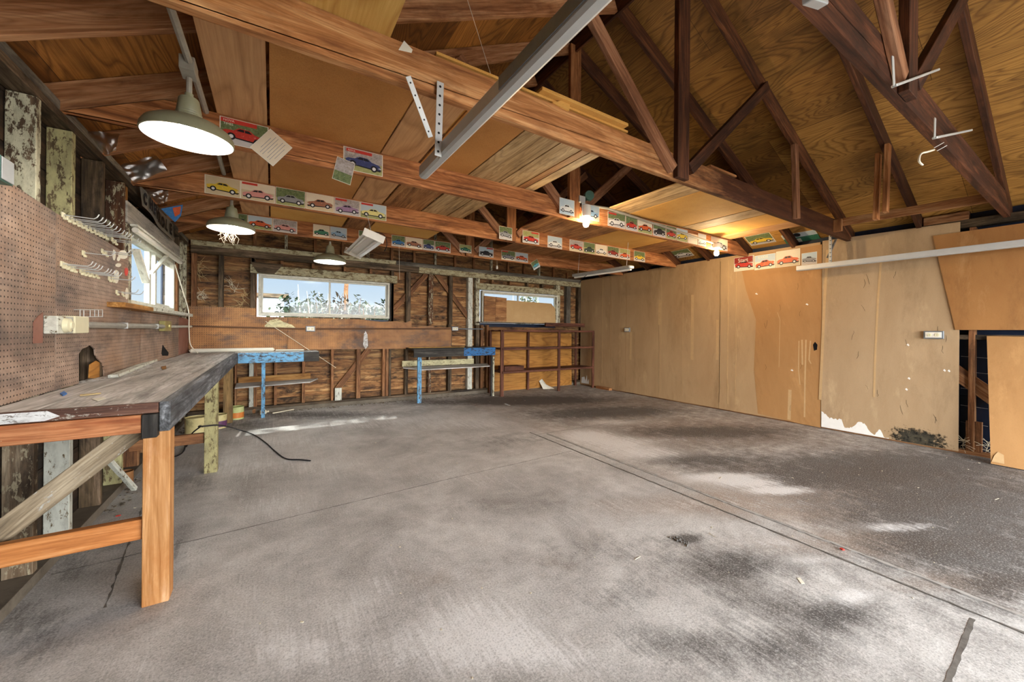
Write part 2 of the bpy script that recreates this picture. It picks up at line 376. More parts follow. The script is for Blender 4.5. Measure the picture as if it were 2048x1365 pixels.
M['hard_c'] = mottled('wall_board_dusty', '#a58a68', '#b49a78', '#6a5238', 1.8, .45, speck=.12, streak=(.5, 1.6, 1), light='#c8b08a', rough=.75)
M['hard_d'] = mottled('wall_board_brown', '#946638', '#a47644', '#5a3a1c', 1.8, .5, speck=.10, streak=(.5, 1.6, 1), light='#bd9260', rough=.7)
M['cardboard'] = mottled('cardboard', '#b99564', '#c8a676', '#7a5a34', 2, .2, speck=.08, light='#d8bd92', rough=.8)
M['cut_paper'] = plain('bare_gypsum_paper', '#e6e4de', .8, var=.05)
M['drip'] = plain('adhesive_drip', '#be9e72', .6, var=.08)
def mold_mat():
    k = NT('mold'); t = k.n('ShaderNodeMapping'); t.inputs['Scale'].default_value = (2.5, 5.2, 1); t.inputs['Location'].default_value = (0, -.50, 0)
    k.l(k.tc.outputs['Object'], t.inputs[0]); g = k.n('ShaderNodeTexGradient', gradient_type='SPHERICAL'); k.l(t.outputs[0], g.inputs[0])
    n = k.noise(k.coord((1, 1, 1)), 26, 8, .8)
    a = k.ramp(k.math('ADD', k.math('MULTIPLY', g.outputs[1], .55), n), [(.74, 0.), (.90, 1.)])
    k.fin(k.ramp(n, [(.4, '#5a5444'), (.6, '#1a1814')]), .9); k.l(k.math('MULTIPLY', a, .9), k.b.inputs['Alpha']); return k.m
M['mold'] = mold_mat()
M['peg'] = pegboard('pegboard_left', '#8e7868', '#ae9684', '#5c5048', '#cab6a2')
M['peg_back'] = pegboard('pegboard_back', '#96683e', '#b4804c', '#523826', '#c89a62')
M['peg_red'] = mottled('red_brown_hardboard', '#7c5240', '#94685a', '#3c281e', 3, .4, light='#b89c8c')
M['galv'] = plain('galvanised_steel', '#b9bec0', .38, .45, .5, .10, 8)
M['galv_dull'] = plain('dull_galvanised_steel', '#c4c6c4', .5, .35, .5, .06, 8)
M['steel_dark'] = plain('dark_galvanised_steel', '#7c8287', .45, .3, .5, .12, 14)
M['conduit'] = plain('old_conduit', '#9a968a', .5, .1, .4, .2, 12)
M['conduit_brown'] = plain('dirty_conduit', '#6b4c36', .6, .2, .3, .2, 12)
M['enamel'] = plain('olive_enamel', '#8a8a70', .4, 0, .5, .10, 9)
M['enamel_white'] = plain('white_enamel', '#f2f0ea', .4, 0, .5, .02, 5)
M['white_plastic'] = plain('white_plastic', '#e2ded2', .45, var=.05)
M['cream_plastic'] = plain('cream_plastic', '#dcd6b4', .4, var=.05)
M['black'] = plain('black', '#0c0b0b', .5, var=.1)
M['dark_hole'] = plain('dark_void', '#040303', .9)
M['black_rubber'] = plain('black_rubber', '#16151a', .5)
M['white_paint'] = wood('window_white_paint', '#7a7466', '#a8a292', '#c8c4b8', stain=.2, paint='#dcdacb', peel=.40, paint_dirt=.35, knots=False, tint=.03)
M['alum'] = plain('aluminium_frame', '#c2bfb0', .45, .1, .5, .12, 30)
M['paper'] = plain('paper', '#e0dccb', .8, var=.04)
M['brass'] = plain('tarnished_brass', '#a39a62', .4, .5, .5, .2, 20)
M['green_metal'] = plain('green_metal', '#4f7468', .45, .2, .5, .15, 20)
M['rust'] = mottled('rusty_can', '#7a5030', '#9a6e44', '#2a1810', 9, .6)
M['can_cream'] = mottled('paint_can_cream', '#c2b27a', '#d2c692', '#3a2a18', 7, .7, rough=.5)
M['straw'] = plain('straw', '#c2ad7e', .8, var=.2)
M['straw_pale'] = plain('pale_straw', '#d6cdb4', .8, var=.1)
M['bulb'] = emit('lit_bulb', '#ffe0b0', 300)
M['shade_bulb'] = emit('shade_bulb', '#fff8ee', 80)
M['tar'] = mottled('tar_paper', '#141c2c', '#1e2a42', '#05060a', 4, .4, rough=.4)
M['twine'] = plain('twine', '#d8d0bc', .8)
def glassy(name, tint='#ffffff', a=.12, ro=.08):
    k = NT(name); k.t.nodes.remove(k.b); out = k.t.nodes['Material Output']
    tr = k.n('ShaderNodeBsdfTransparent'); tr.inputs[0].default_value = srgb(tint); gl = k.n('ShaderNodeBsdfGlossy'); gl.inputs['Roughness'].default_value = ro
    mx = k.n('ShaderNodeMixShader'); mx.inputs[0].default_value = a; k.l(tr.outputs[0], mx.inputs[1]); k.l(gl.outputs[0], mx.inputs[2]); k.l(mx.outputs[0], out.inputs[0]); return k.m
M['glass'] = glassy('window_glass', '#f2f6f6', .015)
M['plastic_film'] = glassy('plastic_film', '#c4c4c0', .30, .30)

# floor: stains, with some sun and shade painted in, computed once on a fine grid
def floor_material():
    k = NT('concrete_floor')
    at_ = k.n('ShaderNodeAttribute'); at_.attribute_name = 'marks'
    sp = k.n('ShaderNodeSeparateColor'); k.l(at_.outputs['Color'], sp.inputs[0])
    co = k.coord((1, 1, 1), False)
    n1 = k.noise(co, 1.5, 9, .68, .4); n2 = k.noise(co, 7, 8, .75); n3 = k.noise(co, 110, 3, .8)
    sm = k.noise(k.coord((6, .9, 1), False), 3.2, 7, .75)
    n4 = k.noise(k.coord((1, 1, 1), False, loc=(3, 1, 0)), 28, 6, .8)
    st_ = k.noise(k.coord((22, 1.1, 1), False, loc=(1, 1, 0)), 2.0, 6, .75)
    base = k.ramp(n1, [(.30, '#96938f'), (.47, '#b8b6b3'), (.62, '#d0cfcc')])
    base = k.mix(k.math('MULTIPLY', k.ramp(n2, [(.40, 0.), (.7, 1.)]), .40), base, '#76726d')
    bm_ = k.math('ADD', sp.outputs[2], k.math('MULTIPLY', k.math('SUBTRACT', n2, .5), 1.2))
    base = k.mix(k.math('MULTIPLY', k.ramp(bm_, [(.25, 0.), (.9, 1.)]), .60), base, '#97826f')
    gr_ = k.math('ADD', k.math('MULTIPLY', n2, .35), k.math('ADD', k.math('MULTIPLY', st_, .40), k.math('MULTIPLY', n4, .25)))
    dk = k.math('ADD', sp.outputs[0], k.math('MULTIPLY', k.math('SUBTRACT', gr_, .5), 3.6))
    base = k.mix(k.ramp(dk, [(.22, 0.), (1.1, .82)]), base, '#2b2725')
    wt_ = k.math('ADD', sp.outputs[1], k.math('MULTIPLY', k.math('SUBTRACT', gr_, .5), 4.2))
    base = k.mix(k.ramp(wt_, [(.30, 0.), (.95, .85)]), base, '#e6e6e5')
    base = k.mix(k.math('MULTIPLY', k.ramp(n3, [(.50, 0.), (.66, 1.)]), .42), base, '#3e3a37')
    base = k.mix(k.math('MULTIPLY', k.ramp(n3, [(.34, 1.), (.47, 0.)]), .42), base, '#e8e6e3')
    h = k.math('ADD', k.math('MULTIPLY', n2, .7), k.math('MULTIPLY', n3, .3))
    return k.fin(base, k.ramp(n1, [(.3, .55), (.7, .8)]), h, .004, .5, spec=.15)
M['floor'] = floor_material()
M['groove'] = mottled('groove_concrete', '#5a5652', '#7a7670', '#2a2724', 20, .6)
M['patch'] = mottled('joint_concrete', '#93908b', '#aeaba6', '#5a5652', 5, .7, rough=.8, light='#b4b0aa', streak=(1, 3, 1))
M['curb'] = mottled('curb_concrete', '#5e564a', '#7c7264', '#262019', 5, .6, rough=.85)

# ------------------------------------------------------------------ dimensions
XL, XR, YB, YF = -.965, 6.16, 6.76, -2.8        # inner faces of the studs
PL = 2.46; CB, CT = 2.41, 2.60                  # wall plate top, chord bottom and top
XRG = 2.62; SL = .48                            # ridge, roof slope
TY = [.62, 1.84, 3.06, 4.28, 5.50]              # rear faces of the truss chords
def zr(x): return 2.44 + ((x+.90) if x < XRG else (6.14-x))*SL   # underside of the rafters
WIN_L = (4.28, 6.02, 1.45, 2.05)                # y0 y1 z0 z1
WIN_1 = (-.17, 1.73, 1.44, 2.06); WIN_2 = (3.54, 5.46, 1.42, 2.05)

# ------------------------------------------------------------------ floor
bm = bmesh.new(); NX, NY = 230, 310; X0, X1, Y0, Y1 = -1.10, 6.30, -3.1, 6.95
blobs = []
def blob(ch, px, py, rx, ry, s):
    c = at('z', 0, px, py); u = at('z', 0, px+rx, py)-c; v = at('z', 0, px, py+ry)-c
    det = u.x*v.y-u.y*v.x
    blobs.append((ch, c.x, c.y, v.y/det, -v.x/det, -u.y/det, u.x/det, s))
for a in ((1175, 872, 60, 14, 1.1), (1290, 908, 90, 12, .8), (1250, 890, 60, 10, .7), (1450, 955, 80, 9, 1.2), (1560, 982, 60, 7, 1.2), (1500, 968, 60, 8, .9),
          (1705, 1192, 42, 16, 1.0), (1620, 1120, 70, 10, .6), (1790, 1055, 70, 9, .8), (940, 1230, 110, 50, .75), (900, 1300, 130, 50, .7), (800, 1130, 60, 30, .35),
          (640, 1310, 110, 40, .4), (1005, 815, 55, 5, .4), (840, 835, 120, 10, .45), (700, 850, 140, 10, .4), (560, 880, 120, 12, .5), (620, 930, 200, 35, .35), (960, 850, 100, 12, .5),  # flat far ones before the back windows paint in sunlit floor
          (1380, 1000, 200, 40, .25), (700, 1230, 60, 40, .5), (560, 1290, 80, 40, .5), (250, 1330, 90, 30, .5), (1050, 1290, 70, 50, .6), (560, 1010, 120, 30, .4), (420, 930, 100, 25, .35), (980, 960, 140, 25, .3), (1600, 1010, 300, 12, .2), (1330, 880, 150, 8, .35), (1560, 1085, 80, 14, .55), (760, 1170, 30, 22, .5), (1130, 1030, 120, 40, .2), (1340, 1230, 60, 35, .4), (1160, 1320, 90, 40, .45),
          (1230, 845, 60, 6, .7), (1130, 900, 60, 12, .4), (1700, 1300, 90, 25, .35), (500, 1200, 120, 60, .25)):
    blob(1, *a)
for a in ((1460, 1130, 110, 35, .9), (1660, 1230, 90, 32, .85), (1560, 1300, 130, 45, .7), (1370, 1078, 35, 10, 1.1), (1900, 1010, 170, 38, .7), (1740, 930, 240, 30, .65),
          (1430, 865, 150, 14, .75), (1250, 822, 90, 8, .9), (1080, 800, 120, 7, .9), (900, 805, 180, 7, .8), (1150, 830, 80, 8, .6), (640, 830, 170, 8, 1.0), (480, 850, 70, 10, .9), (130, 1130, 60, 30, .6), (380, 960, 60, 25, .5),  # last one paints in the bench leg's shadow beside its foot
          (1100, 1010, 50, 14, .4), (1340, 1290, 110, 45, .6), (1240, 1190, 70, 30, .45), (1900, 1100, 160, 40, .6), (1980, 1180, 90, 35, .6), (1600, 960, 200, 18, .35),
          (1380, 920, 120, 12, .5), (1030, 880, 90, 12, .4), (60, 1250, 80, 60, .6), (350, 1100, 40, 40, .4), (1060, 1260, 60, 25, .35), (1500, 1200, 80, 30, .5), (760, 1260, 60, 30, .3), (960, 1010, 70, 20, .25), (1190, 1100, 120, 35, .3)):
    blob(0, *a)
for a in ((1480, 1010, 300, 25, .8), (1700, 1090, 250, 25, .7), (1900, 1170, 150, 22, .7), (1750, 960, 260, 60, .6), (1400, 860, 250, 25, .6), (1150, 805, 300, 15, .5), (1100, 1130, 120, 40, .3), (860, 1150, 80, 40, .4), (680, 1230, 100, 50, .25)):
    blob(2, *a)
gv = [[bm.verts.new((X0+(X1-X0)*i/NX, Y0+(Y1-Y0)*j/NY, 0)) for i in range(NX+1)] for j in range(NY+1)]
for j in range(NY):
    for i in range(NX): bm.faces.new((gv[j][i], gv[j][i+1], gv[j+1][i+1], gv[j+1][i]))
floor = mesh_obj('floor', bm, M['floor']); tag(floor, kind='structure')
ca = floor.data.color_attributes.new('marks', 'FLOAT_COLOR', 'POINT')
for v in floor.data.vertices:
    x, y = v.co.x, v.co.y; r = [0, 0, 0]
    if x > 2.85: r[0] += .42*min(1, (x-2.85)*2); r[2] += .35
    r[0] += .30*max(0, min(1, (x-1.3)/1.5))*max(0, min(1, (1.9-y)/1.2))  # front right darkened in the colour to offset door light, over real greyness
    for ch, cx, cy, a, b, c, d, s in blobs:
        dx, dy = x-cx, y-cy; p = a*dx+b*dy; q = c*dx+d*dy; e = p*p+q*q
        if e < 9: r[ch] += s*math.exp(-e*.8)
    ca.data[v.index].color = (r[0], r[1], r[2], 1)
# joints in the slab
def strip(name, p, q, w, h, mat, jit=.006, z0=0.0, nseg=40):
    p = Vector(p); q = Vector(q); d = (q-p).normalized(); s = Vector((-d.y, d.x, 0)); b_ = bmesh.new(); L = []; R = []
    for i in range(nseg+1):
        c = p+(q-p)*(i/nseg)
        L.append((c+s*(w/2+random.uniform(-jit, jit)))); R.append((c-s*(w/2+random.uniform(-jit, jit))))
    lv = [b_.verts.new((v.x, v.y, z0)) for v in L]; rv = [b_.verts.new((v.x, v.y, z0)) for v in R]
    lt = [b_.verts.new((v.x, v.y, z0+h)) for v in L]; rt = [b_.verts.new((v.x, v.y, z0+h)) for v in R]
    for i in range(nseg):
        b_.faces.new((lt[i], lt[i+1], rt[i+1], rt[i])); b_.faces.new((lv[i], lv[i+1], lt[i+1], lt[i])); b_.faces.new((rv[i+1], rv[i], rt[i], rt[i+1]))
    b_.faces.new((lv[0], lt[0], rt[0], rv[0])); b_.faces.new((lv[-1], rv[-1], rt[-1], lt[-1]))
    bmesh.ops.recalc_face_normals(b_, faces=b_.faces[:])
    return mesh_obj(name, b_, mat, None, floor)
strip('slab_groove', (2.66, -2.7, 0), (2.70, 3.86, 0), .009, .0045, M['groove'], .004, nseg=160)
strip('slab_ridge', (2.83, -2.7, 0), (2.84, 3.70, 0), .020, .006, M['patch'], .005, nseg=200)
strip('slab_groove', (2.85, -2.7, 0), (2.86, 3.70, 0), .005, .002, M['groove'], .002, nseg=200)
strip('slab_crack', (-.93, 2.86, 0), (1.35, 3.0, 0), .006, .001, M['groove'], .002, nseg=60)
strip('slab_crack', (1.35, 3.0, 0), (2.66, 3.04, 0), .004, .001, M['groove'], .002, nseg=40)
strip('slab_groove', (2.62, .34, 0), (1.4, .305, 0), .016, .001, M['groove'], .003, nseg=40)
strip('slab_crack', (2.72, 3.74, 0), (6.1, 3.62, 0), .006, .001, M['groove'], .002, nseg=60)
strip('slab_crack', (-.62, 2.4, 0), (-.78, 3.9, 0), .006, .001, M['groove'], .006, nseg=40)

# ------------------------------------------------------------------ walls
def wall_frame(name):
    o = empty(name, (0, 0, 0)); return tag(o, kind='structure')
# left wall: dark board sheathing on studs
wl = wall_frame('wall_left')
def planks_x(name, x, t, y0, y1, z0, z1, mat, parent, hole=None, ph=.19):
    z = z0
    while z < z1-.01:
        zt = min(z+ph-.004, z1)
        segs = [(y0, y1)]
        if hole and zt > hole[2]+.01 and z < hole[3]-.01: segs = [(y0, hole[0]), (hole[1], y1)]
        for a, b in segs: box(name, x, x+t, a, b, z, zt, mat, parent, bev=.002)
        z += ph
def planks_y(name, y, t, x0, x1, z0, z1, mat, parent, holes=(), ph=.19):
    z = z0
    while z < z1-.01:
        zt = min(z+ph-.004, z1); segs = [(x0, x1)]
        for h in holes:
            if zt > h[2]+.01 and z < h[3]-.01:
                ns = []
                for a, b in segs:
                    if h[0] > a: ns.append((a, min(h[0], b)))
                    if h[1] < b: ns.append((max(h[1], a), b))
                segs = [q for q in ns if q[1]-q[0] > .01]
        for a, b in segs: box(name, a, b, y, y+t, z, zt, mat, parent, bev=.002)
        z += ph
M['tarx'] = M['tar']
planks_x('sheathing_board', XL-.125, .022, YF, YB+.12, 0, 2.65, M['sheathing_dark'], wl, (WIN_L[0], WIN_L[1], 1.42, 2.09), .235)
box('outer_skin', XL-.145, XL-.128, YF, WIN_L[0], 0, 2.6, M['tar'], wl); box('outer_skin', XL-.145, XL-.128, WIN_L[1], YB+.12, 0, 2.6, M['tar'], wl)
box('outer_skin', XL-.145, XL-.128, WIN_L[0], WIN_L[1], 0, 1.42, M['tar'], wl); box('outer_skin', XL-.145, XL-.128, WIN_L[0], WIN_L[1], 2.09, 2.6, M['tar'], wl)
box('curb', XL-.12, XL+.01, YF, YB, 0, .055, M['curb'], wl)
studmats = [M['stud_paint'], M['stud_green'], M['stud_dark'], M['stud_flake']]
lows = [M['stud_flake'], M['stud_white'], M['stud_dark'], M['stud_green']]
for y, mu, ml in ((2.36, 'stud_dark', 'stud_dark'), (2.78, 'stud_paint', 'stud_low'), (3.17, 'stud_green', 'stud_white'), (3.63, 'stud_dark', 'stud_dark'), (4.06, 'stud_flake', 'stud_green')):
    box('stud', XL-.10, XL, y, y+.045, .90, PL-.10, M[mu], wl); box('stud', XL-.10, XL, y, y+.045, .057, .898, M[ml], wl)
for y in (6.12, 6.34, 6.60): box('stud', XL-.10, XL, y, y+.045, .057, PL-.10, M['stud_dark'] if y < 6.3 else M['stud_paint'], wl)
for y in (4.5, 4.95, 5.4, 5.8): box('stud', XL-.10, XL, y, y+.045, .057, 1.36, M['stud_brown'], wl)
box('wall_plate', XL-.10, XL, YF, YB, PL-.095, PL-.05, M['stud_dark'], wl); box('wall_plate', XL-.10, XL, YF, YB, PL-.048, PL, M['plate_gray'], wl)
box('wall_plate', XL-.10, XL, YF, 2.34, .057, .10, M['stud_dark'], wl)
box('window_header', XL-.05, XL+.008, 4.12, 6.12, 2.07, 2.24, M['header_gray'], wl)
box('window_header', XL-.10, XL-.052, 4.12, 6.12, 2.07, 2.24, M['stud_dark'], wl)
box('window_jamb', XL-.10, XL, 4.18, 4.27, 1.36, 2.07, M['stud_paint'], wl); box('window_jamb', XL-.10, XL, 6.03, 6.11, .8, 2.07, M['stud_brown'], wl)
box('blocking', XL-.10, XL-.01, 4.12, 4.2, 2.242, 2.36, M['ledger'], wl)
box('blocking', XL-.10, XL, 4.27, 6.03, 1.36, 1.40, M['stud_brown'], wl)

# back wall
wbk = wall_frame('wall_back')
planks_y('sheathing_board', YB+.10, .022, XL-.10, XR+.10, .0, 4.15, M['sheathing'], wbk,
         ((WIN_1[0]-.02, WIN_1[1]+.02, WIN_1[2]-.02, WIN_1[3]+.03), (WIN_2[0]-.02, WIN_2[1]+.02, WIN_2[2]-.02, WIN_2[3]+.03)), .19)
for a in ((XL-.12, WIN_1[0]-.02, 0, 4.2), (WIN_1[1]+.02, WIN_2[0]-.02, 0, 4.2), (WIN_2[1]+.02, XR+.12, 0, 4.2)):
    box('outer_skin', a[0], a[1], YB+.125, YB+.145, a[2], a[3], M['tar'], wbk)
for w in (WIN_1, WIN_2):
    box('outer_skin', w[0]-.02, w[1]+.02, YB+.125, YB+.145, 0, w[2]-.02, M['tar'], wbk); box('outer_skin', w[0]-.02, w[1]+.02, YB+.125, YB+.145, w[3]+.03, 4.2, M['tar'], wbk)
def sx(px): return at('y', YB, px, 650).x
up = [(381, 392, 'stud_brown'), (436, 446, 'stud_dark'), (500, 510, 'stud_dark'), (782, 787, 'stud_dark'), (812, 821, 'stud_dark'), (857, 866, 'stud_flake'), (898, 905, 'stud_dark'), (936, 945, 'stud_white'), (951, 959, 'stud_paint'), (1112, 1120, 'stud_paint'), (1133, 1141, 'plate_gray'), (1156, 1163, 'stud_dark')]
for a, b, m in up: box('stud', sx(a), sx(b), YB, YB+.095, 1.36, 2.28, M[m], wbk)
box('stud', sx(511), WIN_1[0]-.02, YB, YB+.095, 1.36, 2.06, M['stud_brown'], wbk); box('stud', WIN_1[1]+.03, WIN_1[1]+.075, YB, YB+.095, 1.36, 2.06, M['stud_brown'], wbk)
lo = [(470, 474, 'stud_brown'), (499, 508, 'stud_white'), (508.5, 515, 'stud_brown'), (549, 555, 'stud_brown'), (605, 611, 'stud_brown'), (663, 668, 'stud_brown'), (714, 722, 'stud_brown'), (766, 772, 'stud_brown'), (773, 778, 'stud_brown'), (779, 783, 'stud_dark'), (811, 817, 'stud_dark'), (857, 863, 'stud_flake'), (897, 904, 'stud_dark'), (936, 945, 'stud_white'), (952, 959, 'stud_dark'), (962, 967, 'stud_brown'), (974, 978, 'stud_brown')]
for a, b, m in lo: box('stud', sx(a), sx(b), YB, YB+.095, .10, 1.36, M[m], wbk)
for px, m in ((505, 'stud_brown'), (563, 'stud_brown'), (625, 'stud_brown'), (689, 'stud_brown'), (741, 'stud_brown'), (985, 'stud_brown'), (1020, 'stud_brown'), (1055, 'stud_dark'), (1085, 'stud_dark')):
    box('cripple_stud', sx(px)-.02, sx(px)+.02, YB, YB+.095, 2.20, 2.28, M[m], wbk)
for k in range(18):
    x = -.62+.40*k; zt = zr(x)-.02
    if x < 6: box('gable_stud', x-.02, x+.02, YB+.045, YB+.095, PL+.002, zt, M['stud_paint' if k % 3 == 2 else 'stud_brown'], wbk)
box('curb', XL-.1, XR+.1, YB-.0, YB+.12, 0, .06, M['curb'], wbk); box('wall_plate', XL, XR, YB, YB+.095, .062, .10, M['stud_dark'], wbk)
box('wall_plate', XL+.02, .92*2.0, YB-.002, YB+.095, PL-.07, PL, M['header_paint'], wbk); box('wall_plate', XL+.02, 2.25, YB, YB+.095, 2.285, PL-.072, M['stud_dark'], wbk)
box('wall_plate', 1.842, XR, YB-.002, YB+.095, PL-.07, PL, M['plate_gray'], wbk); box('wall_plate', 2.252, XR, YB-.004, YB+.095, 2.285, PL-.072, M['header_paint'], wbk)
box('window_header', -.27, 1.86, YB-.012, YB+.095, 2.065, 2.19, M['header_paint'], wbk); box('window_header', 3.42, 5.62, YB-.012, YB+.095, 2.065, 2.19, M['header_paint'], wbk)
plate('header_patch', [(-.27, YB-.014, 2.22), (.14, YB-.014, 2.22), (.03, YB-.014, 2.07), (-.18, YB-.014, 2.07)], (0, -1, 0), .02, M['stud_dark'], wbk)
def brace(px0, py0, px1, py1, y=YB+.06, w=.09, m='stud_brown'):
    a = at('y', y, px0, py0); b = at('y', y, px1, py1); beam('diagonal_brace', a, b, .02, w, M[m], wbk, up=(0, 0, 1))
brace(872, 530, 785, 622); brace(738, 698, 664, 792); brace(868, 542, 940, 640)

# right wall studs behind the boards
wr_ = wall_frame('wall_right')
planks_x('sheathing_board', XR+.10, .022, YF, YB+.12, 0, 2.6, M['tar'], wr_, None, .6)
box('outer_skin', XR+.124, XR+.14, YF, YB+.12, 0, 2.6, M['tar'], wr_)
y = .1
for y in (.16, .80, 1.25, 1.65, 2.06, 2.47, 2.88, 3.3, 3.7, 4.1, 4.5, 5., 5.4, 5.8, 6.2, 6.6): box('stud', XR, XR+.095, y, y+.045, .04, PL-.09, M['stud_brown'], wr_)
box('wall_plate', XR, XR+.095, YF, YB, PL-.085, PL, M['stud_dark'], wr_); box('wall_plate', XR, XR+.095, YF, YB, 0, .04, M['stud_brown'], wr_)
box('blocking', XR+.005, XR+.09, .30, 1.2, 1.20, 1.25, M['stud_dark'], wr_)
box('blocking', XR+.005, XR+.09, .85, 1.18, PL+.001, PL+.09, M['stud_brown'], wr_)
beam('diagonal_brace', (XR+.05, .62, .55), (XR+.05, 1.15, 1.05), .02, .14, M['stud_brown'], wr_)
# front wall with the open garage doorway behind the camera
wf = wall_frame('wall_front')
for a in ((XL-.12, .62, 0, 2.7), (5.98, XR+.12, 0, 2.7), (.62, 5.98, 2.25, 2.7)): box('sheathing_board', a[0], a[1], YF-.03, YF, a[2], a[3], M['sheathing'], wf)
plate('gable_board', [(XL-.12, YF-.03, 2.7), (XR+.12, YF-.03, 2.7), (XRG, YF-.03, 4.4)], (0, 1, 0), .03, M['sheathing'], wf, ref=(1, 0, 0))
plate('gable_board', [(XL-.12, YB+.126, 4.15), (XR+.12, YB+.126, 4.15), (XR-1.9, YB+.126, 4.5), (XL+1.9, YB+.126, 4.5)], (0, 1, 0), .02, M['sheathing'], wbk, ref=(1, 0, 0))

# ------------------------------------------------------------------ roof deck = ceiling
ceil = empty('ceiling', (0, 0, 2.5)); tag(ceil, kind='structure')
RD = .155
def deck(side, mat):
    xe = -1.30 if side < 0 else 6.54
    pe = Vector((xe, YF-.3, zr(xe)+RD)); pr = Vector((XRG, YF-.3, zr(XRG)+RD)); L = (pr-pe).length; Ly = YB+.45-(YF-.3)
    d = (pr-pe).normalized(); n = Vector((0, 1, 0)).cross(d); n = n if n.z > 0 else -n
    B = Matrix((Vector((0, 1, 0)), n.cross(Vector((0, 1, 0))), n)).transposed()
    c = (pe+pr)/2+Vector((0, Ly/2, 0)); b_ = bmesh.new(); add_box(b_, (0, 0, .008), (Ly, L, .016))
    return mesh_obj('roof_deck', b_, mat, Matrix.Translation(c) @ B.to_4x4(), ceil)
deck(-1, M['deck_left']); deck(1, M['deck_right'])
box('ridge_board', XRG-.012, XRG+.012, YF, YB+.1, zr(XRG)-.02, zr(XRG)+.14, M['rafter_right'], ceil)

def rafter(y, side, parent, ml):
    d = Vector((1, 0, SL if side < 0 else -SL)).normalized(); up_ = Vector((0, 1, 0)).cross(d)*-1
    up_ = Vector((-d.z, 0, d.x)); up_ = up_ if up_.z > 0 else -up_
    xa = (-1.28, XRG-.013) if side < 0 else (XRG+.013, 6.50)
    a = Vector((xa[0], y-.02, zr(xa[0])))+up_*.069; b = Vector((xa[1], y-.02, zr(xa[1])))+up_*.069
    return beam('rafter', a, b, .04, .138, ml, parent, up=up_)
bays = ['before the nearest roof truss', 'between the nearest and second roof trusses', 'between the second and third roof trusses', 'between the third and fourth roof trusses', 'between the fourth and fifth roof trusses', 'between the farthest truss and the back wall']
ends = [('nearest the camera', 'with two shelf brackets nailed to its dark chord'), ('second from the camera', 'with a perforated hanger on its long amber chord'), ('third from the camera', 'carrying the conduit with two lit bulbs'), ('fourth from the camera', 'lined with car pictures'), ('farthest from the camera', 'whose chord hangs just before the back wall')]
for y in (-.60, -1.82, -2.42):
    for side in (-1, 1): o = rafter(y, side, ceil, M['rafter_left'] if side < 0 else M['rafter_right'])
for i, y in enumerate([TY[0]-.61]+[t+.61 for t in TY]):
    for side in (-1, 1):
        if y < 0: continue
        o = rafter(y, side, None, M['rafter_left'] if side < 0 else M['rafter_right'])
        tag(o, 'bare fir rafter of the %s roof slope %s' % ('left' if side < 0 else 'right', bays[i]), 'rafter')
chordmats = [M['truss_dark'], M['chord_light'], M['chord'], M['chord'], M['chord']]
for i, y in enumerate(TY):
    tr = empty('roof_truss', (XRG, y-.02, CB), 'timber roof truss %s, %s' % ends[i], 'truss')
    f0 = y-.04
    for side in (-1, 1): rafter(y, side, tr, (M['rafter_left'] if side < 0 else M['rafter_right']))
    c = [(XL+.004, f0, CB), (6.12, f0, CB), (6.12, f0, zr(6.12)-.004), (5.81-.02, f0, CT), (-.57+.02, f0, CT), (XL+.004, f0, zr(XL)-.004)]
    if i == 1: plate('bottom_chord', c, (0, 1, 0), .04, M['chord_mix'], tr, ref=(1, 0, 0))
    else: plate('bottom_chord', c, (0, 1, 0), .04, chordmats[i], tr, ref=(1, 0, 0))
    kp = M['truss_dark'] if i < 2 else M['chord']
    box('king_post', XRG-.07, XRG+.07, f0-.042, f0-.002, CB+.002, zr(XRG)+.05, kp, tr)
    zt = zr(3.95)
    beam('web', (XRG-.105, f0-.022, CB+.05), (1.32, f0-.022, zr(1.32)+.06), .04, .09, M['web_light'] if i != 1 else M['web_light'], tr, up=(0, 0, 1))
    beam('web', (XRG+.10, f0-.022, CB+.10), (3.92, f0-.022, zr(3.92)+.06), .04, .09, kp if i < 2 else M['web_light'], tr, up=(0, 0, 1))
# small hangers
def loose(name, a, b, w, d, m, label, cat, up=(0, 0, 1), group=None):
    return tag(beam(name, a, b, w, d, M[m], None, up), label, cat, group)
p = at('y', 1.78, 1588, 290); q = at('y', 1.78, 1592, 438)
loose('wood_hanger', (q.x, 1.775, q.z), (p.x, 1.775, p.z), .07, .045, 'web_light', 'short rough upright board nailed to the right end of the second truss', 'board', up=(0, 1, 0))
for px, lab in ((1779, 'front of two short upright boards on the middle right rafter'), (1760, 'rear of two short upright boards on the middle right rafter')):
    yy = 1.172 if px > 1770 else 1.248
    p = at('y', yy, px, 322 if px > 1770 else 340)+Vector((-.05, 0, .14)); q = at('y', yy, px-8, 425 if px > 1770 else 440)
    loose('wood_hanger', (q.x, yy, q.z), (p.x, yy, p.z), .07, .035, 'nailer', lab, 'board', up=(0, 1, 0))
a = at('x', 5.62, 1640, 452); b = at('x', 5.62, 1945, 402)
loose('nailing_board', (5.62, 1.80, a.z-.005), (5.62, .66, b.z), .04, .085, 'nailer', 'knotty orange board running between the first two trusses at the right', 'board')
box_ = box('wood_block', 5.56, 5.60, 1.72, 1.80, CB+.03, CB+.17, M['nailer']); tag(box_, 'short wood block at the far end of the knotty orange board', 'board')

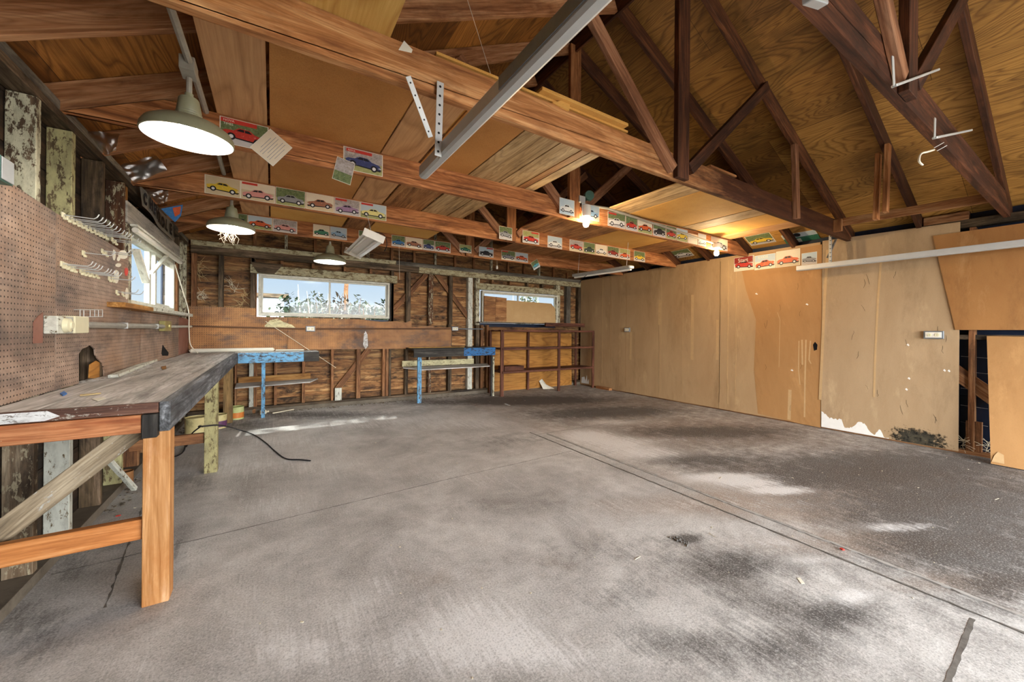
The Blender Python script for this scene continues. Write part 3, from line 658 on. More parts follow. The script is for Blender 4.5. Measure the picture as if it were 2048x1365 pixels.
# loose sheets and planks lying on top of the chords
Zc = CT+.001
def sheet(x0, x1, y0, y1, m, lab, th=.014, z=Zc, along=1, nm='storage_board', cat='board', grp=None):
    o = box(nm, x0, x1, y0, y1, z, z+th, M[m], None, bev=.0015, along=along); return tag(o, lab, cat, grp)
sheet(-.30, -.035, 1.86, 5.6, 'plank_tan', 'smooth tan board lying on the trusses, farthest left beside the conduit')
sheet(-.02, .69, 1.84, 4.26, 'particle', 'large brown particle board sheet lying on the trusses at the left')
sheet(-.02, .77, 4.28, 5.6, 'particle_yellow', 'amber particle board sheet above the farthest left bay')
sheet(.70, .99, 1.84, 4.26, 'plank_tan', 'tan wide board lying right of the large particle board sheet')
sheet(1.01, 1.43, 1.84, 3.5, 'particle', 'narrow amber particle board sheet above the perforated hanger')
sheet(1.01, 1.42, 3.51, 4.26, 'plank_brown', 'dark brown board behind the narrow amber sheet, third bay')
sheet(1.44, 1.74, 1.84, 4.26, 'plank_pale', 'pale weathered plank lying on the trusses, left of three')
sheet(1.75, 1.94, 1.84, 4.26, 'plank_pale', 'pale weathered plank lying on the trusses, middle of three')
sheet(1.95, 2.02, 1.84, 3.2, 'plank_brown', 'thin brown strip beside the pale planks')
sheet(2.03, 2.13, 1.84, 3.1, 'plank_pale', 'narrow pale plank at the right edge of the left storage deck')
sheet(.80, 1.08, 4.27, 5.6, 'plank_brown', 'weathered grey brown board above the hanging shop light')
sheet(1.10, 1.95, 4.27, 5.6, 'particle_yellow', 'amber sheet between the fourth and fifth trusses, left of the king post')
sheet(3.12, 3.46, 1.84, 3.01, 'plank_pale', 'pale wide plank at the left edge of the right storage deck')
sheet(3.47, 4.44, 1.84, 3.01, 'particle_yellow', 'speckled amber sheet on the right storage deck, larger one')
sheet(4.46, 4.75, 1.84, 3.01, 'plank_pale', 'amber lit plank between the two speckled sheets')
sheet(4.76, 5.30, 1.84, 3.01, 'particle_yellow', 'speckled amber sheet on the right storage deck above the farther bulb')
sheet(5.31, 5.62, 1.84, 3.01, 'plank_tan', 'orange plank at the right end of the right storage deck')
sheet(2.75, 3.90, 3.32, 4.9, 'plank_brown', 'broad brown boards above the nearer lit bulb', th=.014)
sheet(3.92, 4.95, 3.08, 4.9, 'particle_yellow', 'amber sheet behind the conduit with the bulbs')
sheet(4.97, 5.6, 3.08, 4.9, 'plank_brown', 'red brown plank behind the farther lit bulb')
sheet(3.15, 5.4, 4.92, 5.60, 'plank_brown', 'brown sheet above the right end of the farthest chords')
o = sheet(-.50, .455, .58, 1.85, 'ply_yellow', 'bright yellow plywood sheet lying on the nearest two trusses', th=.018, nm='plywood_sheet', cat='plywood')
o = plate('cork_sheet', [(.68, 1.805, CT+.002), (2.06, 1.805, CT+.002), (2.06, 2.5, CT+.002), (.68, 2.5, CT+.002)], (0, 0, 1), .014, M['particle_yellow'], ref=(1, 0, 0))
o.location.z += .014
tag(o, 'amber fibre board whose rough edge shows on top of the second truss', 'board')
o = beam('fiber_strip', (1.30, 1.80, CT+.042), (2.02, 1.80, CT+.042), .07, .02, M['particle_yellow']); tag(o, 'thin amber strip lying on the fibre board edge, second truss', 'board')
o = plate('board_scrap', [at('y', 1.79, 1105, 205), at('y', 1.79, 1142, 197), at('y', 1.79, 1138, 222)], (0, 1, 0), .03, M['particle_yellow'], ref=(1, 0, 0)); tag(o, 'pointed amber board scrap sticking up on the second truss', 'scrap')
o = plate('torn_paper', [at('y', 1.80, 797, 100), at('y', 1.80, 808, 82), at('y', 1.80, 825, 100), at('y', 1.80, 823, 106)], (0, -1, .2), .002, M['paper']); tag(o, 'torn white paper scrap on top of the second truss', 'paper')
for (a, b, c_, d_, lab) in ((1095, 1140, 148, 0, ''),):
    pass
o = box('board_offcut', 3.05, 3.45, 1.80, 1.86, Zc+.016, Zc+.034, M['nailer']); tag(o, 'short pink brown slat lying on the second truss right of the king post', 'board')

# ------------------------------------------------------------------ windows
def window_y(name, x0, x1, z0, z1, y, ym):
    w = empty(name, ((x0+x1)/2, y, z0)); tag(w, kind='structure')
    f = .035
    fr = M['white_paint']
    box('window_frame', x0, x1, y-.02, y+.07, z1-f, z1, fr, w); box('window_frame', x0, x1, y-.02, y+.07, z0, z0+f, fr, w)
    box('window_frame', x0, x0+f, y-.02, y+.07, z0+f, z1-f, fr, w); box('window_frame', x1-f, x1, y-.02, y+.07, z0+f, z1-f, fr, w)
    for k, (a, b) in enumerate(((x0+f, ym), (ym-.02, x1-f))):
        yy = y+.005+.025*k
        s = box('sash', a, b, yy, yy+.02, z0+f, z0+f+.022, M['alum'], w); box('sash', a, b, yy, yy+.02, z1-f-.022, z1-f, M['alum'], w)
        box('sash', a, a+.025, yy, yy+.02, z0+f+.022, z1-f-.022, M['alum'], w); box('sash', b-.025, b, yy, yy+.02, z0+f+.022, z1-f-.022, M['alum'], w)
        box('pane', a+.02, b-.02, yy+.008, yy+.012, z0+f+.02, z1-f-.02, M['glass'], w, bev=0)
    return w
window_y('window_1', *WIN_1, YB+.01, .80); window_y('window_2', *WIN_2, YB+.01, 4.42)
w3 = empty('window_3', (XL-.05, 5.1, 1.45)); tag(w3, kind='structure')
y0, y1, z0, z1 = WIN_L
for a in ((y0, y1, z1-.05, z1), (y0, y1, z0, z0+.03), (y0, y0+.04, z0+.03, z1-.05), (y1-.04, y1, z0+.03, z1-.05)):
    box('window_frame', XL-.10, XL-.02, *a, M['white_paint'], w3)
for a in ((5.06, 5.12), (5.28, 5.34)): box('mullion', XL-.09, XL-.05, a[0], a[1], z0+.03, z1-.05, M['white_paint'], w3)
box('sash', XL-.08, XL-.06, 5.341, y1-.041, z1-.085, z1-.051, M['white_paint'], w3); box('sash', XL-.08, XL-.06, 5.341, y1-.041, z0+.031, z0+.06, M['white_paint'], w3)
box('pane', XL-.073, XL-.070, y0+.04, y1-.04, z0+.03, z1-.05, M['glass'], w3, bev=0)
si = empty('window_sill_board', (-.90, 4.9, 1.40), 'long narrow sill board under the left window, orange near end and whitish far end', 'sill')
box('sill_board', XL+.002, -.865, 3.70, 4.45, 1.39, 1.425, M['ledger'], si); box('sill_board', XL+.002, -.865, 4.451, 6.40, 1.395, 1.43, M['stud_white'], si)
rb = empty('roller_blind', (-.93, 5.1, 2.0), 'rolled window blind with white headrail above the left window', 'blind')
tube('roll', [(-.935, 4.22, 2.035), (-.935, 6.02, 2.035)], .022, M['white_plastic'], rb); box('headrail', -.957, -.91, 4.18, 6.06, 2.057, 2.075, M['white_paint'], rb)
def stick(px0, py0, px1, py1, x0, x1, w, m, lab, nm='prop_stick', cat='stick'):
    a = at('x', x0, px0, py0); b = at('x', x1, px1, py1); return tag(beam(nm, a, b, w, w*.6, M[m]), lab, cat)
stick(272, 500, 292, 565, -.955, -.955, .05, 'white_paint', 'white diagonal prop arm across the left window, near one')
stick(333, 513, 302, 547, -.945, -.945, .035, 'white_paint', 'white diagonal prop arm across the left window, far one')
o = tube('pull_cord', smooth_path([at('x', -.90, 350, 530), at('x', -.88, 365, 580), at('x', -.87, 377, 622), at('x', -.87, 378, 660), at('x', -.86, 381, 690), (-.80, 6.3, .93)], 5), .006, M['twine'], rb)

# ------------------------------------------------------------------ boards on the left and back walls
XP = XL+.001
def pl(px, py, x=XP): return at('x', x, px, py)
def sheet_x(nm, yz, m, lab, x=XP, th=.006, cat='pegboard', holes=None):
    return tag(plate(nm, [(x, a, b) for a, b in yz], (1, 0, 0), th, M[m], ref=(0, 1, 0)), lab, cat)
sheet_x('pegboard', [(2.1, .917), (2.965, .917), (2.965, 1.845), (2.5, 1.872), (2.1, 1.90)], 'peg', 'dirty brown pegboard sheet at the near left end above the workbench')
B0 = 2.97
hp = [at('x', XP, *p) for p in ((155, 757), (155, 708), (162, 698), (170, 695), (178, 690), (187, 699), (188, 710), (193, 718), (203, 728), (206, 742), (206, 755))]
zz = [(B0, .917), (hp[0].y, .917)]+[(p.y, p.z) for p in hp[1:-1]]+[(hp[-1].y, .917), (4.50, .917), (4.50, 1.385), (4.16, 1.385), (4.16, 1.82), (3.6, 1.838), (B0, 1.845)]
sheet_x('pegboard', zz, 'peg', 'middle pegboard sheet with a torn dark hole above the workbench')
tp = [at('x', XP-.012, *p) for p in ((176, 757), (178, 730), (190, 722), (200, 727), (208, 740), (208, 757))]
o = plate('torn_board', tp, (1, 0, 0), .005, M['ply_orange'], ref=(0, 1, 0)); tag(o, 'torn orange piece of pegboard inside the dark hole', 'board scrap')
sheet_x('pegboard', [(4.505, .917), (6.10, .917), (6.10, 1.385), (4.505, 1.385)], 'peg', 'pegboard sheet below the left window sill')
sheet_x('hardboard', [(6.12, .917), (6.74, .917), (6.74, 1.36), (6.45, 1.38), (6.12, 1.385)], 'peg_red', 'red brown hardboard piece in the back left corner', cat='board')
o = plate('torn_board', [at('x', XP+.007, *p) for p in ((323, 708), (325, 690), (330, 697), (337, 706), (336, 712), (325, 712))], (1, 0, 0), .002, M['dark_hole']); tag(o, 'small dark ragged hole patch low on the pegboard near the corner', 'hole')
YP = YB-.001
def sheet_y(nm, xz, m, lab, y=YP, th=.006, cat='pegboard'):
    return tag(plate(nm, [(a, y, b) for a, b in xz], (0, -1, 0), th, M[m], ref=(1, 0, 0)), lab, cat)
sheet_y('pegboard', [(-.955, .93), (.20, .93), (.20, 1.425), (-.20, 1.425), (-.20, 1.55), (-.955, 1.55)], 'peg_back', 'amber pegboard at the left end of the back wall')
sheet_y('pegboard', [(.205, .93), (2.88, .905), (2.89, 1.30), (2.55, 1.30), (2.5, 1.33), (2.35, 1.32), (2.12, 1.30), (2.12, 1.42), (2.02, 1.38), (1.85, 1.40), (1.6, 1.385), (1.22, 1.42), (.205, 1.425)], 'peg_back', 'long stained pegboard under the larger back window')
o = sheet_y('hardboard', [(3.68, .012), (5.88, .012), (5.86, 1.20), (5.0, 1.22), (3.70, 1.235)], 'ply_orange', 'orange stained plywood panel behind the brown shelf rack', y=YB-.004, th=.012, cat='plywood')
o = sheet_y('cardboard_piece', [(3.95, 1.43), (5.38, 1.425), (5.36, 1.75), (5.25, 1.86), (4.10, 1.88)], 'cardboard', 'tan cardboard sheet leaning inside the smaller back window', y=YB-.03, th=.006, cat='cardboard')
o = sheet_y('upright_board', [(3.56, 1.43), (3.82, 1.43), (3.82, 1.93), (3.56, 1.94)], 'plank_brown', 'upright brown board in the smaller back window, left one', y=YB-.035, th=.015, cat='board')
o = sheet_y('upright_board', [(3.825, 1.43), (4.08, 1.43), (4.08, 1.92), (3.825, 1.93)], 'plank_brown', 'upright brown board in the smaller back window, right one', y=YB-.035, th=.015, cat='board')
o = tag(box('ledge_board', 3.42, 5.95, YB-.14, YB-.01, 1.40, 1.42, M['stud_dark']), 'dark ledge board under the smaller back window', 'board')
o = tag(box('red_board', 4.98, 6.10, YB-.20, YB-.15, 1.35, 1.43, M['rack']), 'red brown board lying along the ledge above the shelf rack', 'board')

# ------------------------------------------------------------------ right wall boards
XW = XR-.008
def board_r(y0, y1, zt0, zt1, m, lab, zb=.02, x=XW, cat='wallboard'):
    return tag(plate('wall_board', [(x, y0, zb), (x, y1, zb), (x, y1, zt1), (x, y0, zt0)], (-1, 0, 0), .010, M[m], ref=(0, 0, 1)), lab, cat)
boards = [board_r(5.83, 6.75, 2.45, 2.44, 'hard_a', 'tan wall board in the far right corner behind the shelf rack')]
boards.append(board_r(4.61, 5.826, 2.455, 2.45, 'hard_a', 'tan wall board with a small outlet box and pale stain'))
boards.append(board_r(3.46, 4.604, 2.46, 2.455, 'hard_a', 'tan wall board between two straight vertical seams'))
bA = board_r(2.12, 3.455, 2.46, 2.46, 'hard_a', 'amber wall board with racing pictures along its top')
boards.append(bA)
bB = board_r(.905, 2.095, 2.44, 2.47, 'hard_c', 'dusty tan wall board with white torn bottom and black mould', x=XW-.006)
bC = tag(plate('wall_board', [(XW-.022, 1.10, 2.33), (XW-.022, .20, 2.33), (XW-.022, .20, 1.30), (XW-.022, .93, 1.30)], (-1, 0, 0), .010, M['hard_d'], ref=(0, 0, 1)), 'brown upper wall board with slanted left edge above the wall gap', 'wallboard')
bD = tag(plate('wall_board', [(XW-.02, .72, 1.24), (XW-.02, .20, 1.235), (XW-.26, .20, .01), (XW-.26, .66, .01)], (-1, 0, -.2), .010, M['hard_b'], ref=(0, 0, 1)), 'loose lower wall board leaning out below, right of the dark gap', 'wallboard')
def zig(y0, y1, zs, x, m, nm, parent, th=.0012):
    n = len(zs); pts = [(x, y0, .022)]+[(x, y0+(y1-y0)*i/(n-1), z) for i, z in enumerate(zs)]+[(x, y1, .022)]
    return plate(nm, pts, (-1, 0, 0), th, M[m], parent)
plate('amber_patch', [at('x', XW-.0105, *p) for p in ((1478, 516), (1492, 580), (1512, 640), (1508, 740), (1516, 828), (1600, 848), (1641, 856), (1643, 700), (1644, 489))], (-1, 0, 0), .0006, M['hard_b'], bA)
def jag(base, n, a):
    out = []
    for i in range(n):
        t = i/(n-1)*(len(base)-1); q = int(min(t, len(base)-1.001)); out.append(max(.024, base[q]+(base[q+1]-base[q])*(t-q)+random.uniform(-a, a)))
    return out
zig(2.09, 1.44, jag([.22, .20, .15, .16, .15, .17, .06, .07, .09, .15, .17, .13, .05, .04, .12, .03, .03], 60, .010), XW-.0165, 'cut_paper', 'torn_paper_face', bB)
plate('mold_patch', [(XW-.0167, 1.50, .022), (XW-.0167, .91, .022), (XW-.0167, .91, .34), (XW-.0167, 1.50, .34)], (-1, 0, 0), .0006, M['mold'], bB, ref=(0, 1, 0))
o = plate('torn_paper_face', [(XW-.271, .655, .03), (XW-.271, .58, .03), (XW-.256, .585, .11), (XW-.250, .62, .13), (XW-.262, .64, .09)], (-1, 0, -.2), .001, M['drip'], bD)
def drip(pts, w, parent, x=XW-.0105, m='drip'):
    ps = [at('x', x, *p) for p in pts]
    l = [p+Vector((0, w/2, 0)) for p in ps]; r = [p-Vector((0, w/2, 0)) for p in ps]
    plate('adhesive_streak', l+r[::-1], (-1, 0, 0), .001, M[m], parent)
for k, (pts, w) in enumerate(((((1598, 682), (1597, 740), (1600, 770)), .012), (((1604, 680), (1605, 730)), .02), (((1612, 680), (1610, 760), (1609, 835)), .018), (((1621, 682), (1618, 720), (1622, 728)), .014), (((1599, 681), (1624, 681.5)), .02), (((1580, 780), (1578, 840)), .04), (((1555, 625), (1560, 640), (1558, 735)), .006))): drip(pts, w, bA)
drip(((1762, 520), (1756, 600), (1750, 720), (1748, 795)), .02, bB, XW-.0165, 'drip'); drip(((1655, 500), (1648, 620), (1640, 800)), .03, bB, XW-.0165)
for px, w, m in ((1322, .012, 'drip'), (1456, .018, 'drip'), (1472, .010, 'drip'), (1205, .02, 'drip'), (1440, .004, 'black'), (1240, .006, 'drip'), (1366, .006, 'drip'), (1222, .004, 'hard_d'), (1252, .004, 'hard_d')):
    ps = []; z = 2.40
    while z > .05: ps.append((px+random.uniform(-.6, .6), z)); z -= .12
    yy = [(at('x', XW-.0105, q, 650).y, z) for q, z in ps]
    own = bA if px > 1440 and px != 1440 else None
    o_ = plate('seam_line', [(XW-.0105, a+w*random.uniform(.2, .7), z) for a, z in yy]+[(XW-.0105, a-w*random.uniform(.2, .7), z) for a, z in yy[::-1]], (-1, 0, 0), .0008, M[m], boards[0 if px < 1242 else (1 if px < 1322 else (2 if px < 1455 else 3))])
for (pts, w, q) in ((((1262, 664), (1261, 720)), .05, 1), (((1385, 590), (1384, 720)), .05, 2), (((1320, 600), (1319, 650)), .06, 2), (((1435, 640), (1434, 720)), .04, 2)): drip(pts, w, boards[q], XW-.0105)
o = plate('hole', [at('x', XW-.0115, *p) for p in ((1626, 690), (1630, 684), (1635, 690), (1634, 700), (1628, 702))], (-1, 0, 0), .001, M['dark_hole'], bA)
for p in ((1600, 480),): pass

# ------------------------------------------------------------------ left workbench
wbn = empty('workbench', (-.68, 4.2, 0), 'long grey wooden workbench running along the left wall', 'workbench')
zb = .915
xs = [-.955, -.80, -.63, -.50, -.425]
for i in range(4): box('top_board', xs[i], xs[i+1]-.003, 2.312, 6.72, zb-.04, zb-.001*(i % 2), M['bench_top'], wbn)
box('front_fascia', -.423, -.385, 2.285, 6.33, .785, zb+.004, M['fascia'], wbn)
box('end_board', -.955, -.425, 2.275, 2.310, .872, zb+.001, M['end_board'], wbn)
plate('white_paint_patch', [(-.955, 2.2745, .874), (-.76, 2.2745, .875), (-.72, 2.2745, .890), (-.755, 2.2745, .914), (-.955, 2.2745, .914)], (0, -1, 0), .0008, M['bench_white'], wbn)
box('end_rail', -.955, -.478, 2.268, 2.308, .790, .869, M['end_rail'], wbn)
box('end_block', -.477, -.425, 2.262, 2.308, .765, .869, M['black_wood'], wbn)
box('leg', -.482, -.389, 2.311, 2.405, 0, .784, M['leg_orange'], wbn)
box('leg', -.482, -.392, 4.17, 4.26, 0, .874, M['leg_green'], wbn); box('leg', -.53, -.43, 6.24, 6.32, 0, .874, M['leg_brown'], wbn)
box('stretcher', -.955, -.484, 2.33, 2.37, .30, .39, M['new_pine'], wbn); box('stretcher', -.955, -.484, 4.19, 4.23, .26, .345, M['stud_brown'], wbn)
beam('diagonal_brace', (-.955, 2.43, .385), (-.50, 2.43, .80), .04, .088, M['brace_gray'], wbn)
for i, (xa, xb, ya, yb, m) in enumerate(((-.90, -.55, 2.5, 3.4, 0),)): pass
p = [at('z', zb+.001, *q) for q in ((230, 742), (262, 722), (330, 712), (300, 735), (250, 752), (160, 768), (120, 775))]
o = plate('paint_spill', p, (0, 0, 1), .001, M['bench_white'], wbn)

# blue benches on the back wall
bb = empty('blue_bench', (.08, 6.55, 0), 'light blue painted bench against the back wall beside the long workbench', 'bench')
box('bench_top', -.42, .60, 6.37, 6.74, .885, .92, M['bench_white'], bb); box('apron', -.382, .585, 6.335, 6.368, .775, .915, M['blue'], bb); box('apron', .40, .602, 6.330, 6.334, .775, .915, M['black_wood'], bb)
box('leg', -.115, -.070, 6.375, 6.42, 0, .884, M['blue'], bb)
a = at('y', 6.72, 450, 765); b = at('y', 6.72, 614, 757)
beam('ledger', (-.40, 6.735, .50), (.52, 6.735, .52), .03, .09, M['ledger'], bb)
plate('shelf', [(-.42, 6.45, .42), (.50, 6.50, .44), (.62, 6.72, .46), (-.42, 6.72, .45)], (0, 0, 1), .015, M['bench_top'], bb, ref=(1, 0, 0))
b2 = empty('blue_bench', (2.85, 6.55, 0), 'dark bench with deep blue right end, middle of the back wall', 'bench')
box('bench_top', 2.02, 3.64, 6.35, 6.74, .90, .935, M['black_wood'], b2); box('apron', 2.03, 2.95, 6.315, 6.348, .785, .93, M['black_wood'], b2); box('apron', 2.951, 3.60, 6.315, 6.348, .785, .93, M['blue_deep'], b2)
box('leg', 2.11, 2.18, 6.36, 6.40, 0, .899, M['blue'], b2); box('leg', 3.54, 3.57, 6.36, 6.40, 0, .899, M['black_wood'], b2); box('leg', 3.58, 3.615, 6.37, 6.40, 0, .75, M['stud_paint'], b2)
box('back_board', 1.95, 3.35, 6.72, 6.745, .60, .70, M['shelf_cream'], b2)
plate('shelf', [(1.95, 6.68, .575), (2.2, 6.42, .55), (3.55, 6.42, .56), (3.62, 6.68, .585)], (0, 0, 1), .016, M['bench_top'], b2, ref=(1, 0, 0))
o = tag(box('yellow_strip', 2.0, 3.05, 6.50, 6.56, .936, .946, M['ply_yellow']), 'thin yellow strip lying on the dark bench with the blue end', 'strip')
# things on the left bench
o = tag(beam('paper_roll', (-.93, 6.62, .945), (.04, 6.64, .945), .10, .05, M['paper'], bev=.02), 'long white folded paper roll on the bench at the back corner', 'paper roll')
o = tag(beam('paper_roll', (.05, 6.60, .935), (.42, 6.62, .932), .05, .02, M['paper'], bev=.008), 'flatter white strip of paper on the light blue bench', 'paper roll')
a = at('z', zb+.014, 226, 753); b = at('z', zb+.014, 308, 721)
o = tag(beam('perforated_strip', a, b, .05, .02, M['stud_white']), 'dirty white flat strip lying on the workbench along the pegboard', 'strip')
def scrap(nm, pts, m, lab, cat, z=zb+.002, th=.002): return tag(plate(nm, [at('z', z, *p) for p in pts], (0, 0, 1), th, M[m]), lab, cat)
M['p_blue'] = plain('print_blue', '#3a78c0', .5); M['p_red'] = plain('print_red', '#c0392e', .5)
scrap('plastic_scrap', ((120, 789), (128, 785), (134, 789), (126, 793)), 'p_blue', 'small blue plastic scrap on the workbench', 'scrap', th=.006)
scrap('paper_scrap', ((183, 799), (205, 795), (212, 798), (195, 803)), 'paper', 'small pale paper scrap at the near edge of the workbench', 'scrap')
scrap('wood_stick', ((160, 791), (202, 787), (202, 788.5), (160, 793)), 'straw', 'thin wooden stick lying on the workbench', 'stick', th=.004)
scrap('leaf_scrap', ((322, 734), (332, 732), (333, 738), (325, 740)), 'ledger', 'brown leaf scrap in the middle of the workbench', 'scrap')

# ------------------------------------------------------------------ shelf rack
rk = empty('shelf_rack', (4.9, 6.45, 0), 'dark red brown shelf rack against the back wall in the right corner', 'shelf rack')
for x in (3.70, 5.08, 6.05):
    box('post', x-.035 if x < 4 else x-.03, x+.035 if x < 4 else x+.03, 6.22, 6.25, 0, 1.26, M['rack'], rk)
for x in (3.70, 4.62, 5.95): box('post', x-.025, x+.025, 6.68, 6.71, 0, 1.25, M['rack'], rk)
for z, t in ((1.235, .03), (.885, .03), (.44, .03)):
    for k in range(3):
        if z > 1.2 and k == 1: continue
        box('shelf_board', 3.70, 6.05, 6.252+.145*k, 6.385+.145*k, z, z+t, M['rack'], rk)
    box('shelf_edge', 3.70, 6.05, 6.205, 6.219, z-.005, z+t+.005, M['rack'], rk)
o = tag(box('wood_crate', 3.80, 4.25, 6.30, 6.55, .472, .56, M['rack']), 'small open dark tray of scraps on the lowest rack shelf', 'tray')
o = tag(plate('paper_scrap', [(4.95, 6.60, .001), (5.20, 6.52, .001), (5.12, 6.72, .08), (5.02, 6.74, .20), (4.93, 6.72, .16)], (0, -1, .3), .002, M['paper']), 'crumpled white paper under the shelf rack', 'paper')
o = tag(plate('torn_wallpaper', [(XW-.012, 6.70, .05), (XW-.012, 6.45, .05), (XW-.012, 6.46, .16), (XW-.012, 6.50, .09), (XW-.012, 6.52, .24), (XW-.012, 6.57, .11), (XW-.012, 6.60, .20), (XW-.012, 6.69, .18)], (-1, 0, 0), .002, M['cut_paper']), 'white torn strips at the foot of the far corner wall board', 'paper')
o = tag(box('floor_block', XW-.10, XW-.012, 5.75, 6.15, 0, .05, M['nailer']), 'short wood block lying at the foot of the right wall', 'board')

# ------------------------------------------------------------------ things under the benches
def can(px, py, r, h, m, lab, nm='paint_can', label_m=None, tilt=0, y=None):
    c = at('z', 0, px, py); e = empty(nm, (c.x, c.y, 0), lab, 'can' if 'bucket' not in nm else 'bucket')
    Mx = Matrix.Translation((c.x, c.y, 0))
    lathe('body', [(0, 0), (r, 0), (r, .004), (r*.98, .01), (r, h*.5), (r*1.0, h-.01), (r*1.03, h), (r*.95, h), (r*.93, h-.012), (0, h-.012)], Mx, M[m], e, 24)
    if label_m: lathe('can_label', [(r*1.012, h*.12), (r*1.012, h*.55)], Mx, M[label_m], e, 24)
    return e
M['c_green'] = mottled('can_green', '#9aa85c', '#c4c890', '#4a4a28', 8, .5); M['c_orange'] = plain('can_orange_label', '#c87838', .5); M['c_purple'] = plain('can_purple_label', '#5c3858', .5)
can(392, 868, .105, .20, 'can_cream', 'cream paint bucket with dark drips under the workbench', 'paint_bucket')
can(437, 856, .085, .17, 'can_cream', 'pale can with purple label behind the green bench leg', label_m='c_purple')
can(473, 838, .085, .17, 'c_green', 'green and orange paint can beside the brown bench leg', label_m='c_orange')
can(567, 816, .075, .13, 'can_cream', 'small cream can on the floor under the light blue bench')
can(250, 968, .05, .10, 'rust', 'small rusty can below the near end of the workbench')
def bottle(px, py, r, L, ang, m, lab):
    c = at('z', r, px, py); Mx = Matrix.Translation(c) @ Matrix.Rotation(radians(ang), 4, 'Z') @ Matrix.Rotation(radians(90), 4, 'Y')
    o = lathe('bottle', [(0, 0), (r, .002), (r, L*.65), (r*.4, L*.8), (r*.4, L), (0, L)], Mx, M[m], None, 20); return tag(o, lab, 'bottle')
bottle(510, 823, .035, .16, 100, 'rust', 'brown bottle lying left of the blue leg on the floor')
bottle(534, 817, .045, .16, 60, 'can_cream', 'pale jar lying just right of the blue leg on the floor')
bottle(519, 826, .032, .12, 20, 'straw_pale', 'small pale jar lying at the foot of the blue leg')
o = tag(beam('white_stick', at('z', .01, 545, 827), at('z', .01, 589, 819), .02, .015, M['straw_pale']), 'white stick on the floor beside the small cream can', 'stick')
o = tag(beam('white_stick', at('x', -.93, 212, 915), at('z', .012, 262, 985)+Vector((.02, 0, .02)), .03, .03, M['stud_white']), 'dirty white stick leaning under the workbench behind the diagonal brace', 'stick')
o = tag(beam('wall_scrap', (.92, YB-.03, .10), (.92, YB-.03, .30), .10, .03, M['stud_white'], up=(0, 1, 0)), 'short white scrap board standing at the base of the back wall', 'board')
cp = [(-.70, 3.55, .01), (-.55, 3.75, .008), (-.47, 3.95, .008), (-.43, 4.15, .02)]
cp = [at('z', .008, 340, 893), at('z', .008, 362, 912), at('z', .008, 372, 880), (-.52, 4.6, .12), (-.39, 4.255, .36), (-.385, 4.15, .37), (-.34, 4.5, .22), at('z', .008, 500, 868), at('z', .008, 540, 895), at('z', .008, 575, 918), at('z', .008, 600, 921), at('z', .008, 621, 922)]
o = tag(tube('extension_cord', smooth_path([at('z', .008, 330, 914), at('z', .008, 352, 913), at('z', .008, 368, 902), at('z', .01, 371, 885), (-.66, 4.6, .15), (-.60, 4.40, .30), (-.52, 4.30, .385), at('x', -.378, 400, 854), at('x', -.372, 438, 851), (-.30, 4.7, .25), at('z', .06, 470, 858), at('z', .008, 505, 869), at('z', .008, 530, 885), at('z', .008, 550, 903), at('z', .008, 572, 918), at('z', .008, 600, 920), at('z', .008, 621, 922)], 7), .006, M['black_rubber'], None, 6), 'black cord snaking out over the floor from under the workbench', 'cord')
tag(beam('red_scrap', at('z', .004, 231, 1033), at('z', .004, 242, 1031), .014, .006, M['p_red']), 'tiny red scrap on the floor under the workbench', 'scrap')
tag(beam('red_scrap', at('z', .008, 1681, 1097), at('z', .008, 1688, 1101), .018, .008, M['p_red']), 'tiny red scrap lying on the slab joint', 'scrap')
o = tag(plate('paper_label', [at('z', .001, *p) for p in ((1594, 1157), (1600, 1156), (1610, 1168), (1603, 1169))], (0, 0, 1), .001, M['paper']), 'small white rectangular label lying on the floor', 'label')
for px, py, l, dx, dy, lab in ((1440, 958, .05, 1, .3, 'near the white streak right of the joint'), (1990, 1000, .06, 1, -.2, 'near the right frame edge'), (1430, 1075, .05, .4, 1, 'left of the dark floor stain'), (1270, 1120, .05, 1, .1, 'in the middle of the floor')):
    c = at('z', .003, px, py); tag(tube('straw', [c, c+Vector((dx, dy, 0)).normalized()*l], .0015, M['straw_pale'], None, 5), 'thin pale straw on the floor '+lab, 'straw')
cl = [at('z', .004, px, py) for px, py in ((1348, 1076), (1355, 1080), (1362, 1082), (1372, 1085), (1380, 1092))]
bm = bmesh.new()
for q in cl:
    for k in range(4): bmesh.ops.create_icosphere(bm, subdivisions=1, radius=random.uniform(.004, .009), matrix=Matrix.Translation(q+Vector((random.uniform(-.02, .02), random.uniform(-.02, .02), 0))))
tag(mesh_obj('dirt_crumbs', bm, M['groove']), 'dark crumbs of dirt on the grey floor', 'dirt', kind='stuff')

# ------------------------------------------------------------------ electrics
def outlet(nm, c, n, w, h, lab, mat='steel_dark', horiz=True):
    n = Vector(n); u = Vector((0, 0, 1)).cross(n); e = empty(nm, c, lab, 'outlet')
    B = Matrix((u, Vector((0, 0, 1)), n)).transposed().to_4x4(); T = Matrix.Translation(Vector(c)) @ B
    b_ = bmesh.new(); add_box(b_, (0, 0, .018), (w, h, .036), bev=.003); mesh_obj('box_body', b_, M[mat], T, e)
    b_ = bmesh.new(); add_box(b_, (0, 0, .039), (w*.82, h*.70, .006), bev=.002); mesh_obj('faceplate', b_, M['white_plastic'], T, e)
    for s in (-1, 1):
        o = lathe('receptacle', [(0, .0462), (h*.20, .0462), (h*.22, .042)], T @ Matrix.Translation((s*w*.19, 0, 0)), M['cream_plastic'], e, 16)
        for q in (-1, 1):
            b_ = bmesh.new(); add_box(b_, (s*w*.19, q*h*.08, .0465), (.010, .0025, .001)); mesh_obj('slot', b_, M['black'], T, e)
    return e
cY = YB-.035
c0 = at('y', cY, 621, 658)
